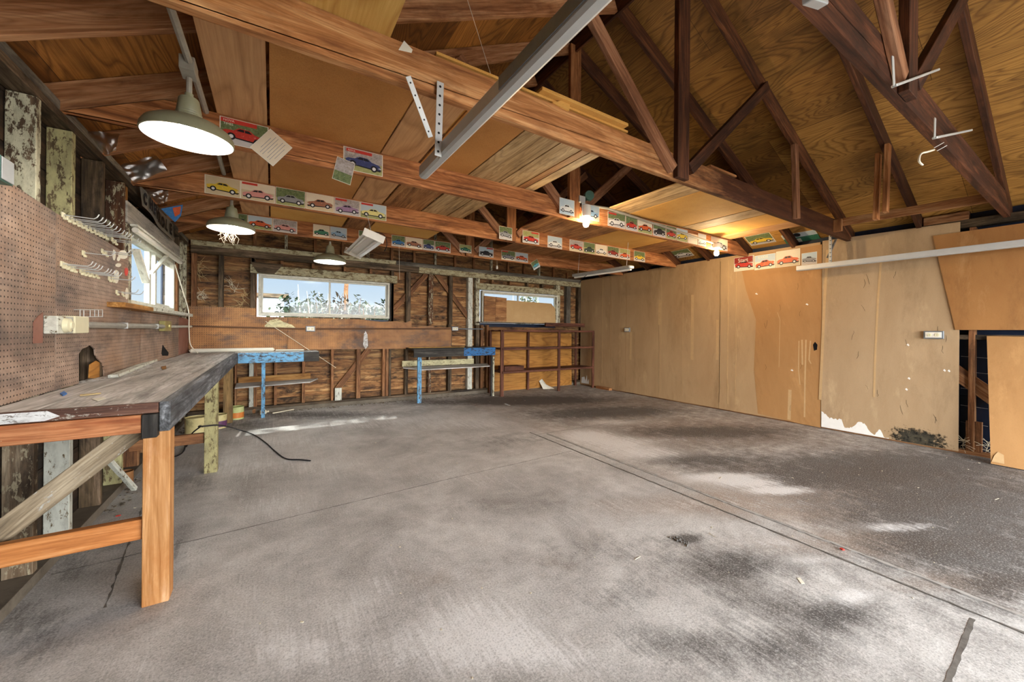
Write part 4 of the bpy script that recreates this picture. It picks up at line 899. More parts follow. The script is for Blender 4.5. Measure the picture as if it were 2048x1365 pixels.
outlet('outlet_box', (c0.x, YB-.008, c0.z), (0, -1, 0), .13, .085, 'metal outlet box with white duplex outlet on the pegboard under the back window')
c1 = at('y', cY, 910, 658)
outlet('outlet_box', (c1.x, YB-.008, c1.z), (0, -1, 0), .13, .075, 'outlet box at the right end of the back pegboard')
outlet('outlet_box', (XW-.016, 1.085, 1.245), (-1, 0, 0), .15, .085, 'duplex outlet on the dusty right wall board near the wall gap')
outlet('outlet_box', (XW-.010, 5.34, 1.29), (-1, 0, 0), .13, .085, 'small outlet box on the far part of the right wall')
cd = empty('conduit_run', (1.2, cY, c0.z), 'thin brown metal conduit along the back wall pegboard', 'conduit')
tube('pipe', [(XL+.02, YB-.03, 1.275), (c0.x-.08, YB-.03, c0.z)], .011, M['conduit_brown'], cd); tube('pipe', [(c0.x+.08, YB-.03, c0.z), (c1.x-.07, YB-.03, c1.z)], .011, M['conduit_brown'], cd)
cd = empty('conduit_run', (3.3, cY, c1.z), 'short dark conduit right of the back wall outlet', 'conduit'); tube('pipe', [(c1.x+.07, YB-.02, c1.z), (3.55, YB-.02, c1.z)], .011, M['steel_dark'], cd)
XB = XP+.008
cdl = empty('conduit_run', (XB, 4.0, 1.25), 'thick grey conduit along the left pegboard', 'conduit')
a = pl(170, 656, XB+.03); b = pl(327, 652, XB+.03)
tube('pipe', [(XB+.035, 3.21, 1.262), (XB+.035, 5.10, 1.262)], .020, M['conduit'], cdl); tube('pipe', [(XB+.03, 5.42, 1.262), (XB+.03, 6.72, 1.27)], .014, M['stud_white'], cdl)
for y in (3.9, 4.8): box('strap', XB+.0, XB+.058, y, y+.012, 1.240, 1.285, M['galv_dull'], cdl)
def xbox(nm, y0, y1, z0, z1, d, m, lab, cat='electrical box'):
    e = empty(nm, (XB, (y0+y1)/2, (z0+z1)/2), lab, cat); box('box_body', XB, XB+d, y0, y1, z0, z1, M[m], e, bev=.004); return e
e = xbox('switch_box', 2.83, 3.01, 1.215, 1.305, .05, 'stud_white', 'dirty square metal box with a round socket on the left pegboard')
lathe('round_socket', [(0, .03), (.018, .03), (.02, .024), (.034, .02), (.038, 0)], Matrix.Translation((XB+.051, 2.905, 1.258)) @ Matrix.Rotation(pi/2, 4, 'Y'), M['cream_plastic'], e, 24)
e = xbox('cover_box', 3.015, 3.20, 1.215, 1.31, .055, 'cream_plastic', 'clean cream plastic box beside the round socket')
e = xbox('receptacle_box', 5.12, 5.40, 1.215, 1.32, .05, 'brass', 'brass coloured outlet plate at the far end of the thick conduit')
lathe('round_socket', [(0, .012), (.022, .012), (.026, 0)], Matrix.Translation((XB+.051, 5.28, 1.265)) @ Matrix.Rotation(pi/2, 4, 'Y'), M['brass'], e, 20)
o = tag(plate('box_side_board', [(XB-.0005, 2.74, 1.17), (XB-.0005, 2.825, 1.17), (XB-.0005, 2.825, 1.32), (XB-.0005, 2.78, 1.30), (XB-.0005, 2.74, 1.27)], (1, 0, 0), .003, M['peg_red']), 'dark brown board scrap left of the round socket box', 'board')  # thin dark brown hardboard plate beside the socket box
# overhead conduit with shade lamps
def shade(nm, c, R, lab, tiltx=0, tilty=0, stem=.2, guard=False):
    e = empty(nm, c, lab, 'lamp')
    T = Matrix.Translation(Vector(c)) @ Matrix.Rotation(tiltx, 4, 'X') @ Matrix.Rotation(tilty, 4, 'Y')
    k = R/.19
    prof = [(.190, 0), (.194, .004), (.191, .030), (.176, .056), (.142, .080), (.095, .100), (.056, .112), (.057, .122), (.052, .126), (.055, .134), (.050, .138), (.052, .146), (.043, .205), (.038, .212), (.018, .216), (.018, .236)]
    lathe('lamp_shade', [(r*k, z*k) for r, z in prof], T, M['enamel'], e, 48)
    inn = [(.188, .001), (.182, .028), (.160, .048), (.115, .072), (.070, .088), (0, .095)]
    lathe('reflector', [(r*k, z*k) for r, z in inn], T, M['enamel_white'], e, 48)
    lathe('bulb', [(0, .018), (.035, .022), (.05, .045), (.035, .075), (.015, .09)], T @ Matrix.Scale(k, 4), M['shade_bulb'], e, 20)
    if stem: tube('stem', [T @ Vector((0, 0, .21*k)), T @ Vector((0, 0, .21*k+stem))], .012, M['conduit'], e)
    return e
shade('shade_lamp', at('y', 2.43, 378, 280), .178, 'large olive metal shade lamp, nearest one at the upper left', tiltx=radians(2), tilty=radians(0), stem=.10)
shade('shade_lamp', at('y', 4.45, 463, 460), .185, 'olive metal shade lamp under the fourth truss, second from the camera', stem=.14)
shade('shade_lamp', at('y', 5.50, 660, 525), .19, 'olive bell shade lamp hanging before the larger back window', stem=.06)
l1 = at('y', 2.43, 376, 277)
cv = empty('overhead_conduit', (-.36, 3, 2.6), 'grey overhead conduit running from front to back above the shade lamps', 'conduit')
tube('pipe', smooth_path([(-.375, 1.9, 2.59), (-.365, 2.1, 2.58), (-.345, 2.43, 2.53)], 4), .016, M['conduit'], cv)
tube('pipe', [(-.345, 2.47, 2.55), (-.36, 3.4, 2.62), (-.37, 4.25, 2.625)], .016, M['conduit'], cv)
box('junction_box', -.385, -.325, 2.39, 2.50, 2.495, 2.56, M['conduit'], cv)
for k, (px, dx) in enumerate(((452, 0), )):
    bm = bmesh.new()
    c = at('y', 4.45, 455, 461)
    for i in range(26):
        s = Vector((c.x+random.uniform(-.03, .04), 4.45+random.uniform(-.03, .03), c.z+.03)); pts = [s]
        for j in range(4): s = s+Vector((random.uniform(-.03, .03), random.uniform(-.02, .02), -random.uniform(.01, .05))); pts.append(s)
        tube_bm(bm, pts, .0016, 4)
    tag(mesh_obj('dried_plant', bm, M['straw_pale']), 'tangle of dried pale roots hanging below the second shade lamp', 'dried plant')
# bulbs on the third truss
y = TY[2]-.04
cb = empty('bulb_conduit', (4, y-.03, 2.55), 'grey conduit along the third truss feeding two bare bulbs', 'conduit')
a = at('y', y-.03, 1182, 412); b = at('y', y-.03, 1438, 490); tube('pipe', [a, at('y', y-.03, 1215, 417), b], .014, M['conduit'], cb)
def bare(px, py, ptop, lab):
    c = at('y', y-.045, px, py); t = at('y', y-.045, px, ptop); e = empty('bare_bulb_fixture', (c.x, y-.045, t.z), lab, 'lamp')
    T = Matrix.Translation((c.x, y-.045, c.z))
    lathe('bulb', [(0, -.035), (.02, -.03), (.032, -.005), (.028, .02), (.014, .045), (.013, .06)], T, M['bulb'], e, 20)
    lathe('socket', [(.02, .055), (.024, .06), (.045, .075), (.05, .11), (.05, t.z-c.z), (0, t.z-c.z)], T, M['white_plastic'], e, 20); return e
bare(1172, 448, 412, 'nearer bare lit bulb in a porcelain socket on the third truss')
bare(1433, 507, 488, 'farther bare lit bulb near the right end of the third truss')
c = at('y', y-.04, 1177, 393)
e = empty('junction_box', c, 'round green junction box on top of the third truss above the bulb', 'electrical box')
lathe('box_body', [(0, .04), (.048, .04), (.052, .03), (.052, -.03), (0, -.03)], Matrix.Translation(c) @ Matrix.Rotation(radians(90), 4, 'X') @ Matrix.Rotation(radians(-25), 4, 'Y'), M['green_metal'], e, 24)
o = tag(box('metal_box', c.x-.14, c.x-.06, y-.06, y-.005, CT-.02, CT+.05, M['galv_dull']), 'small square metal box left of the round green one', 'electrical box')
# fluorescent fixtures
ROLLF = 18
f1 = empty('fluorescent_fixture', (.87, 4.58, 2.2), 'open white two-tube fluorescent fixture hanging slanted under the fourth truss', 'lamp')
p0 = at('y', 3.92, 747, 474); p1 = at('y', 5.16, 706, 508)
B = basis(p1-p0); L = (p1-p0).length; T = Matrix.Translation((p0+p1)/2) @ B.to_4x4() @ Matrix.Rotation(radians(ROLLF), 4, 'X')
b_ = bmesh.new(); pr = [(-.045, .05), (.045, .05), (.05, .02), (.10, -.015), (.095, -.02), (.045, .012), (-.045, .012), (-.095, -.02), (-.10, -.015), (-.05, .02)]
va = [b_.verts.new((-L/2, a_, z_)) for a_, z_ in pr]; vb = [b_.verts.new((L/2, a_, z_)) for a_, z_ in pr]
b_.faces.new(va); b_.faces.new(vb[::-1])
for i in range(len(pr)): b_.faces.new((va[i], vb[i], vb[(i+1) % len(pr)], va[(i+1) % len(pr)]))
bmesh.ops.recalc_face_normals(b_, faces=b_.faces[:]); mesh_obj('housing', b_, M['enamel_white'], T, f1)
for s in (-1, 1): tube('tube', [T @ Vector((-L/2+.03, s*.05, -.008)), T @ Vector((L/2-.03, s*.05, -.008))], .014, M['white_plastic'], f1, 12)
b_ = bmesh.new(); add_box(b_, (-L/2-.004, 0, .01), (.012, .21, .075), bev=.003); mesh_obj('end_cap', b_, M['white_plastic'], T, f1)
b_ = bmesh.new(); add_box(b_, (L/2+.004, 0, .01), (.012, .21, .075), bev=.003); mesh_obj('end_cap', b_, M['white_plastic'], T, f1)
tube('power_cord', smooth_path([p0+Vector((0, .05, .06)), p0+Vector((.10, .02, .04)), p0+Vector((.13, .0, -.05)), p0+Vector((.12, .05, -.12))], 5), .004, M['black_rubber'], f1, 6)
tube('hanger_chain', [p0+Vector((0, .1, .06)), (p0.x, TY[3]-.06, CB+.05)], .003, M['galv_dull'], f1, 5)
f2 = empty('fluorescent_fixture', (4.5, 4.5, 2.2), 'slim silver shop light hanging near the far end of the right wall', 'lamp')
p0 = at('x', 4.52, 1148, 554); p1 = at('x', 4.52, 1264, 537)
B = basis(p1-p0); L = (p1-p0).length; T = Matrix.Translation((p0+p1)/2) @ B.to_4x4()
b_ = bmesh.new(); add_box(b_, (0, 0, .02), (L, .11, .05), bev=.012); mesh_obj('housing', b_, M['galv'], T, f2)
tube('tube', [T @ Vector((-L/2+.02, 0, -.015)), T @ Vector((L/2-.02, 0, -.015))], .016, M['enamel_white'], f2, 12)
for s in (-.42, .42): tube('hanger_chain', [T @ Vector((s*L, 0, .045)), (4.55, (T @ Vector((s*L, 0, 0))).y, CT)], .003, M['galv_dull'], f2, 5)
tube('power_cord', smooth_path([T @ Vector((-L*.2, 0, .03)), T @ Vector((-L*.3, -.06, -.08)), T @ Vector((-L*.35, -.05, -.16))], 5), .004, M['black_rubber'], f2, 6)
o = tag(tube('pull_string', [at('y', 5.452, 798, 490), at('y', 5.452, 799, 560)], .002, M['twine'], None, 5), 'dark pull string with knob hanging before the back wall', 'string')
pb = at('y', TY[4]-.02, 994, 535); e = empty('light_pull', pb, 'small white pull knob hanging below the farthest truss', 'knob')
lathe('knob', [(0, 0), (.015, .002), (.018, .03), (.012, .055), (0, .06)], Matrix.Translation(pb-Vector((0, 0, .03))), M['white_plastic'], e, 14); tube('string', [pb+Vector((0, 0, .03)), (pb.x, pb.y, CB)], .002, M['twine'], e, 5)
# thin wires near the middle
o = tag(tube('hanging_wire', [at('y', 1.9, 935, 0), at('y', 1.9, 985, 160)], .0015, M['twine'], None, 5), 'thin hanging string above the second truss', 'string')

# ------------------------------------------------------------------ garage door tracks
ZT = 2.115
def perforated(nm, a, b, w, mat, parent, nvec, legvec):
    """slotted angle: two thin flanges with dark holes"""
    a = Vector(a); b = Vector(b); L = (b-a).length; d = (b-a).normalized(); n = Vector(nvec).normalized(); s = Vector(legvec).normalized()
    B = Matrix((d, s, n)).transposed(); T = Matrix.Translation((a+b)/2) @ B.to_4x4()
    b_ = bmesh.new(); add_box(b_, (0, 0, 0), (L, w, .003)); add_box(b_, (0, w/2, -w/2), (L, .003, w))
    o = mesh_obj(nm, b_, M[mat], T, parent)
    b_ = bmesh.new(); k = int(L/.045)
    for i in range(k):
        x = -L/2+L*(i+.5)/k
        bmesh.ops.create_cone(b_, cap_ends=True, segments=10, radius1=w*.18, radius2=w*.18, depth=.0042, matrix=Matrix.Translation((x, 0, 0)))
        bmesh.ops.create_cone(b_, cap_ends=True, segments=10, radius1=w*.18, radius2=w*.18, depth=.0042, matrix=Matrix.Translation((x, w/2, -w/2)) @ Matrix.Rotation(pi/2, 4, 'X'))
    mesh_obj('bolt_holes', b_, M['black'], T, o)
    return o
def track(x, y0, y1, z, s, lab, mats=('galv', 'galv_dull'), seam=None):
    e = empty('garage_door_track', (x, y0, z), lab, 'garage door track')
    prof = [(-.028, -.026), (-.028, .026), (-.025, .028), (.004, .028), (.006, .026), (.006, .022), (-.022, .022), (-.022, -.022), (-.014, -.032), (.006, -.034), (.018, -.026), (.020, -.012), (.023, -.012), (.022, -.030), (.008, -.040), (-.018, -.038)]
    def seg(a_, b_2, m, dx=0):
        b_ = bmesh.new(); va = [b_.verts.new((s*(u+dx), a_, v)) for u, v in prof]; vb = [b_.verts.new((s*(u+dx), b_2, v)) for u, v in prof]
        b_.faces.new(va); b_.faces.new(vb[::-1])
        for i in range(len(prof)): b_.faces.new((va[i], vb[i], vb[(i+1) % len(prof)], va[(i+1) % len(prof)]))
        bmesh.ops.recalc_face_normals(b_, faces=b_.faces[:]); return mesh_obj('rail', b_, M[m], Matrix.Translation((x, 0, z)), e)
    seg(y0, y1, mats[1])
    return e, seg
e, seg = track(.73, -2.7, at('x', .702, 838, 378).y, 2.152, 1, 'galvanised overhead garage door track hanging in the middle of the room', ('galv', 'galv_dull'))
box('splice_plate', .6975, .7018, -.94, 1.22, 2.152-.020, 2.152+.031, M['steel_dark'], e)
h = at('y', 1.785, 880, 165)
ht = empty('track_hanger', (.69, 1.785, 2.105), 'white perforated angle hanger with slanted brace on the second truss', 'hanger')
perforated('upright', (.682, 1.785, 2.105), (.695, 1.785, h.z), .034, 'galv_dull', ht, (0, -1, 0), (1, 0, 0))
q = at('y', 1.775, 803, 162); r = at('y', 1.775, 873, 268); perforated('brace', (r.x, 1.772, r.z), (q.x, 1.772, q.z), .024, 'galv_dull', ht, (0, -1, 0), (1, 0, .3))
e2, seg2 = track(5.93, -2.7, 2.30, ZT, 1, 'galvanised garage door track along the right wall', ('galv', 'galv_dull'))
ht = empty('track_hanger', (5.95, 1.95, ZT), 'grey perforated angle hanger holding the right wall track', 'hanger')
perforated('upright', (5.95, 1.94, ZT+.03), (5.95, 1.94, 2.50), .032, 'galv', ht, (0, -1, 0), (1, 0, 0)); perforated('brace', (5.96, 1.95, 2.22), (6.08, 1.95, 2.44), .024, 'steel_dark', ht, (0, -1, 0), (1, 0, 0))
# stray metal end at top edge and brackets on the nearest truss
o = tag(beam('metal_strip', at('y', .50, 1615, -6), at('y', .50, 1645, 4), .03, .03, M['galv']), 'end of a galvanised strip at the top edge above the nearest truss', 'strip')
def bracket(p, q, r, lab):
    yb = TY[0]-.09; P_, Q_, R__ = at('y', yb, *p), at('y', yb, *q), at('y', yb-.0, *r)
    e = empty('shelf_bracket', Q_, lab, 'bracket'); beam('upright', Q_, P_, .022, .006, M['galv_dull'], e, up=(0, 1, 0)); beam('arm', Q_, R__, .02, .012, M['galv_dull'], e); return e
bracket((1785, 112), (1788, 172), (1875, 140), 'long grey metal shelf bracket on the king post of the nearest truss')
bracket((1870, 236), (1869, 276), (1941, 261), 'thin grey metal shelf bracket farther right on the nearest truss')
o = tag(tube('ribbon', smooth_path([at('y', .575, 1868, 300), at('y', .57, 1855, 304), at('y', .57, 1842, 308), at('y', .57, 1838, 322), at('y', .57, 1845, 330)], 5), .005, M['twine'], None, 6), 'curled white ribbon hanging from the nearest truss chord', 'ribbon')
for k in range(2):
    a = at('y', .581, 1868+k*6, 296+k*6); b = at('y', .545, 1888+k*6, 285+k*6)
    tag(tube('nail', [a, b], .002, M['galv_dull'], None, 6), 'long nail sticking out of the nearest truss chord, %s of two' % ('upper' if k == 0 else 'lower'), 'nail')

# ------------------------------------------------------------------ pegboard hooks
HK = {}
def hook_proto(long):
    e = bpy.data.objects.new('pegboard_hook', None); e.empty_display_size = .02
    b_ = bmesh.new(); add_box(b_, (.004, 0, .002), (.008, .034, .030), bev=.002); add_box(b_, (.011, 0, -.016), (.014, .016, .014), bev=.003)
    m1 = bpy.data.meshes.new('hook_base'); b_.to_mesh(m1); b_.free(); m1.materials.append(M['cream_plastic'])
    b_ = bmesh.new(); L = .12 if long else .10
    tube_bm(b_, [(.008, 0, .004), (L*.5, 0, .002), (L, 0, .0), (L+.012, 0, .010), (L+.02, 0, .028)], .0028, 6)
    m2 = bpy.data.meshes.new('wire_prong'); b_.to_mesh(m2); b_.free(); m2.materials.append(M['galv_dull'])
    return e, m1, m2
hooks = []
def hook(px, py, lab, grp=None, long=True):
    p = at('x', XP+.0065, px, py)
    if long not in HK: HK[long] = hook_proto(long)
    e0, m1, m2 = HK[long]; e = e0.copy(); C.objects.link(e); e.location = p
    a = bpy.data.objects.new('hook_base', m1); b = bpy.data.objects.new('wire_prong', m2)
    for o in (a, b): C.objects.link(o); o.parent = e
    tag(e, lab, 'hook', grp)
ORD = ['first', 'second', 'third', 'fourth', 'fifth', 'sixth', 'seventh', 'eighth', 'ninth', 'tenth', 'eleventh']
top_row = [(124, 431), (134, 437), (143, 441), (153, 446), (161, 450), (170, 455), (179, 459), (188, 463), (196, 467), (203, 470), (210, 473)]
for i, p in enumerate(top_row): hook(*p, '%s hook from the left in the long top row on the pegboard' % ORD[i], 'hooks of the long top row on the pegboard')
for i, p in enumerate(((223, 480), (229, 484))): hook(*p, '%s hook of the close pair right after the long top row' % ('left', 'right')[i], 'pair of hooks ending the top row')
hook(165, 507, 'single white based hook below the long top row'); hook(203, 503, 'left hook of the pair below the end of the top row'); hook(210, 507, 'right hook of the pair below the end of the top row')
for i, p in enumerate(((122, 529), (130, 532), (138, 536), (146, 538))): hook(*p, '%s hook from the left in the left group of the lower row' % ORD[i], 'left group of lower hooks', False)
for i, p in enumerate(((160, 543), (167, 545), (175, 547), (183, 549), (192, 551))): hook(*p, '%s hook from the left in the right group of the lower row' % ORD[i], 'right group of lower hooks', False)
for i, p in enumerate(((217, 558), (224, 559))): hook(*p, '%s hook of the close pair right of the lower row' % ('left', 'right')[i], 'pair of hooks right of the lower row', False)
for i, p in enumerate(((232, 585), (244, 588))): hook(*p, '%s hook of the lowest spaced pair left of the window' % ('left', 'right')[i], 'lowest pair of hooks', False)
# wire rack on pegboard
o = empty('wire_tool_rack', (XP+.05, 3.4, 1.35), 'small wire tool rack on the pegboard above the cream box', 'wire rack')
a = at('x', XP+.03, 160, 620); b = at('x', XP+.03, 205, 620); c_ = at('x', XP+.03, 160, 634); d_ = at('x', XP+.03, 205, 634)
b_ = bmesh.new(); tube_bm(b_, [a, b], .0025, 5); tube_bm(b_, [c_, d_], .0025, 5)
for t in (0, .15, .42, .62, .8, 1): tube_bm(b_, [a.lerp(b, t), c_.lerp(d_, t)], .002, 5)
mesh_obj('wire_grid', b_, M['galv_dull'], None, o)
b_ = bmesh.new()
for t in (0, 1): tube_bm(b_, [a.lerp(b, t), a.lerp(b, t)-Vector((.024, 0, 0))], .002, 5)
mesh_obj('wire_mount', b_, M['galv_dull'], None, o)
# white stickers near the window
for k, (x0, y0, x1, y1, lab) in enumerate(((224, 498, 232, 522, 'tall white oval sticker upper left of the left window'), (235, 500, 257, 520, 'wide white torn sticker beside the left window'), (233, 513, 241, 523, 'small round white sticker on the pegboard'), (230, 526, 243, 535, 'small blank white label on the pegboard by the window'), (227, 537, 239, 570, 'large white shoe print shaped sticker on the pegboard'), (248, 534, 257, 553, 'red and white square sticker by the window'), (250, 575, 257, 600, 'lowest white oval sticker by the window'), )):
    ps = []
    for i in range(10):
        t = 2*pi*i/10; f = .8+.2*random.random(); ps.append(at('x', XP+.0062, (x0+x1)/2+(x1-x0)/2*cos(t)*f, (y0+y1)/2+(y1-y0)/2*sin(t)*f))
    tag(plate('sticker', ps, (1, 0, 0), .0006, M['paper'] if k != 5 else M['p_red']), lab, 'sticker')

# ------------------------------------------------------------------ sign over the left window
sg = empty('letter_sign', (XL+.02, 4.95, 2.3), 'long warped metal sign with cut letters above the left window', 'sign')
A = at('x', XL+.03, 279, 370); B_ = at('x', XL+.03, 281, 411); C_ = at('x', XL+.03, 344, 486); D_ = at('x', XL+.03, 345, 450)
n_ = 12; b_ = bmesh.new(); tp_ = []; bt_ = []
for i in range(n_+1):
    t = i/n_; off = .012*sin(t*9)
    u = A.lerp(D_, t); v = B_.lerp(C_, t); u.x += off; v.x += off+.01; tp_.append(b_.verts.new(u)); bt_.append(b_.verts.new(v))
for i in range(n_): b_.faces.new((tp_[i], bt_[i], bt_[i+1], tp_[i+1]))
bmesh.ops.solidify(b_, geom=b_.faces[:], thickness=.004)
bmesh.ops.recalc_face_normals(b_, faces=b_.faces[:])
mesh_obj('sign_panel', b_, plain('weathered_sign_metal', '#b4b0a4', .5, .2, .4, .15, 10), None, sg)
word = 'CHEVROLET'
for i, ch in enumerate(word):
    t = (i+.12)/len(word); off = .012*sin(t*9)
    base = B_.lerp(C_, t)+(A.lerp(D_, t)-B_.lerp(C_, t))*.22; hgt = (A.lerp(D_, t)-B_.lerp(C_, t)).length
    yd = (C_-B_).normalized(); zd = (A-B_).normalized(); xd = yd.cross(zd).normalized()
    base = base+Vector((off+.018, 0, 0))
    Bm = Matrix((yd, xd.cross(yd), xd)).transposed().to_4x4()
    text_obj('letter', ch, hgt*.78, Matrix.Translation(base) @ Bm, M['black'], sg, ext=.001, bold=.006)

# ------------------------------------------------------------------ car pictures
PC = {'red': '#b8372c', 'darkred': '#8a2a22', 'orange': '#cc5c30', 'yellow': '#d8b83a', 'paleyellow': '#ddd48a', 'blue': '#3a78b4', 'paleblue': '#8fb0cc', 'navy': '#3c4470', 'green': '#3e7a60', 'darkgreen': '#2c4038', 'white': '#dcdcd8', 'black': '#24242a', 'purple': '#9a7c9c', 'pink': '#d09088', 'bronze': '#a06a50', 'grey': '#8a8c90', 'teal': '#4a9aa8'}
PM = {k: mottled('print_'+k, v, v, '#302c2c', 45, .35, light='#d8d0c8', rough=.45, fine=300) for k, v in PC.items()}
BG = {'sand': plain('print_sand', '#c8b694', .5, var=.06), 'trees': mottled('print_trees', '#4c5c3a', '#7c8858', '#20281c', 60, .6, light='#c4c8b4', fine=300), 'sky': plain('print_sky', '#b4c4cc', .5, var=.04), 'road': plain('print_road', '#b6b0ac', .5, var=.06), 'pale': plain('print_pale', '#dcd0b8', .5, var=.04), 'grass': mottled('print_grass', '#8c8c54', '#a8a870', '#4c5030', 50, .4, fine=300), 'blossom': mottled('print_blossom', '#8c8478', '#bcb4b4', '#3c4038', 60, .5, light='#e0dce0', fine=300)}
PDK = plain('print_dark', '#1c1c20', .45); PHB = plain('print_chrome', '#d8d8d8', .4); PBD = M['paper']
def picture(p00, ux, uz, w, h, car, top, bot, lab, header=False, flip=False, grp=None, cat='picture', pose=0, nm='car_picture', tilt=0, body=True):
    """thin printed card, lower left corner p00; the print is layered on the paper"""
    ux = Vector(ux).normalized(); uz = Vector(uz).normalized(); n = ux.cross(uz)
    T = Matrix.Translation(Vector(p00)) @ Matrix((ux, uz, n)).transposed().to_4x4()
    if tilt: T = T @ Matrix.Translation((w/2, h/2, 0)) @ Matrix.Rotation(tilt, 4, 'Z') @ Matrix.Translation((-w/2, -h/2, 0))
    b_ = bmesh.new(); mats = [PBD, BG[top], BG[bot], PM[car], PDK, PHB, M['p_red']]
    def P(pts, z, mi):
        vs_ = [b_.verts.new(((1-x if flip else x)*w, y_*h, z)) for x, y_ in pts]
        f = b_.faces.new(vs_); f.material_index = mi
        f.normal_update()
        if f.normal.z < 0: f.normal_flip()
    def E(cx_, cy_, rx, ry, z, mi, k=14): P([(cx_+rx*cos(2*pi*i/k), cy_+ry*sin(2*pi*i/k)) for i in range(k)], z, mi)
    add_box(b_, (w/2, h/2, .0004), (w, h, .0008))
    hz = .42+.06*(pose % 3)
    P([(0.02, hz), (.98, hz), (.98, .98), (.02, .98)], .0011, 1); P([(.02, .02), (.98, .02), (.98, hz), (.02, hz)], .0011, 2)
    if header: P([(.04, .84), (.48, .84), (.48, .96), (.04, .96)], .0014, 6)
    if body:
        ar = w/h; sk = (.0, -.10, .08)[pose % 3]; dz = (.0, .04, -.02)[pose % 3]
        def S(pts): return [(x, y_+dz+sk*(x-.5)) for x, y_ in pts]
        P(S([(.08, .20), (.93, .18), (.96, .26), (.06, .28)]), .0013, 4)
        P(S([(.07, .26), (.05, .40), (.12, .47), (.28, .50), (.38, .63), (.60, .64), (.71, .52), (.90, .47), (.95, .38), (.94, .26), (.82, .24), (.20, .24)]), .0016, 3)
        P(S([(.33, .51), (.405, .605), (.49, .61), (.49, .51)]), .0019, 4); P(S([(.505, .51), (.505, .61), (.59, .61), (.655, .515)]), .0019, 4)
        for cx_ in (.23, .77):
            r_ = .088; c_y = .25+dz+sk*(cx_-.5); E(cx_, c_y, r_, r_*ar, .0021, 4); E(cx_, c_y, r_*.52, r_*.52*ar, .0024, 5)
        P(S([(.89, .31), (.96, .31), (.96, .345), (.89, .345)]), .0022, 5)
    o = mesh_obj(nm, b_, mats, T); return tag(o, lab, cat, grp)
def on_chord(i, x0, x1, car, top, bot, lab, zlo=.012, h=None, **k):
    yf = TY[i]-.0415; xa_ = at('y', yf, x0, 500).x; xb_ = at('y', yf, x1, 500).x
    if xb_ > XRG-.28 and xa_ < XRG+.22: yf -= .046
    a = at('y', yf, x0, 500).x; b = at('y', yf, x1, 500).x
    hh = h or .160
    return picture((a, yf, CB+zlo), (1, 0, 0), (0, 0, 1), b-a, hh, car, top, bot, lab, **k)
o = on_chord(2, 437, 535, 'red', 'trees', 'road', 'large magazine cover with a red coupe beside the nearest shade lamp', h=.165, pose=1)
def letters(o, s, x, y_, size, m='paper', sx=1.0, z=.0018):
    text_obj('lettering', s, size, WM[o.name] @ Matrix.Translation((x, y_, z)), M[m], o, ext=.0002, sx=sx)
letters(o, 'NOVA', .018, .142, .020); letters(o, 'TIMES', .018, .120, .020)
b_ = bmesh.new(); add_box(b_, (.10, .148, .0014), (.19, .026, .0004)); mesh_obj('title_band', b_, M['p_red'], WM[o.name], o)
o = on_chord(2, 685, 764, 'navy', 'blossom', 'grass', 'magazine cover with a dark blue sedan on the third truss chord', h=.165, pose=1, header=False)
letters(o, 'NOVA', .03, .140, .018); letters(o, 'TIMES', .03, .120, .018)
b_ = bmesh.new(); add_box(b_, (.11, .147, .0014), (.18, .022, .0004)); mesh_obj('title_band', b_, M['p_red'], WM[o.name], o)
yf = TY[2]-.046
a = at('y', yf, 664, 357); picture(a, (at('y', yf, 706, 373)-a), (at('y', yf, 684, 298)-a) - (at('y', yf, 706, 373)-a)*((at('y', yf, 684, 298)-a).dot((at('y', yf, 706, 373)-a))/(at('y', yf, 706, 373)-a).length_squared), .125, .17, 'pale' if False else 'white', 'blossom', 'trees', 'page hanging slanted over the dark blue sedan cover', body=False, nm='magazine_page')
a = at('y', yf, 546, 333); ux = at('y', yf, 585, 296)-a; uz = at('y', yf, 500, 294)-a; uz = uz-ux*(uz.dot(ux)/ux.length_squared)
o = picture(a, ux, uz, ux.length*1.0, uz.length*1.0, 'white', 'pale', 'pale', 'cream printed sheet pinned as a diamond on the third truss chord', body=False, nm='printed_sheet', cat='paper')
for k in range(7):
    b_ = bmesh.new(); add_box(b_, (ux.length*.5, uz.length*(.15+.1*k), .0013), (ux.length*(.8 if k % 3 else .5), .0025, .0003)); mesh_obj('text_line', b_, PM['grey'], WM[o.name], o)
ch2 = [(1118, 1148, 'white', 'sky', 'sky', 'washed out white car picture left of the nearer bulb'), (1163, 1198, 'paleblue', 'sky', 'pale', 'pale blue car picture behind the nearer lit bulb'), (1215, 1250, 'white', 'trees', 'road', 'white coupe picture right of the nearer lit bulb'), (1251, 1274, 'red', 'trees', 'road', 'small red car picture under the conduit'), (1275, 1304, 'orange', 'pale', 'grass', 'busy orange car picture under the conduit'), (1306, 1331, 'black', 'trees', 'road', 'black car picture under the conduit'), (1332, 1352, 'red', 'trees', 'grass', 'bright red car picture under the conduit beside the black car'), (1353, 1375, 'yellow', 'sky', 'grass', 'yellow orange car picture near the farther bulb'), (1396, 1412, 'white', 'sky', 'road', 'narrow white car picture just left of the farther bulb'), (1422, 1455, 'grey', 'pale', 'road', 'grey car picture behind the farther lit bulb')]
for k, (a, b, c, t, g, lab) in enumerate(ch2): on_chord(2, a, b, c, t, g, lab, pose=k, header=k in (2, 4), flip=k % 3 == 1)
on_chord(2, 1376, 1395, 'orange', 'pale', 'pale', 'plain orange card among the pictures under the conduit', body=False, h=.13)
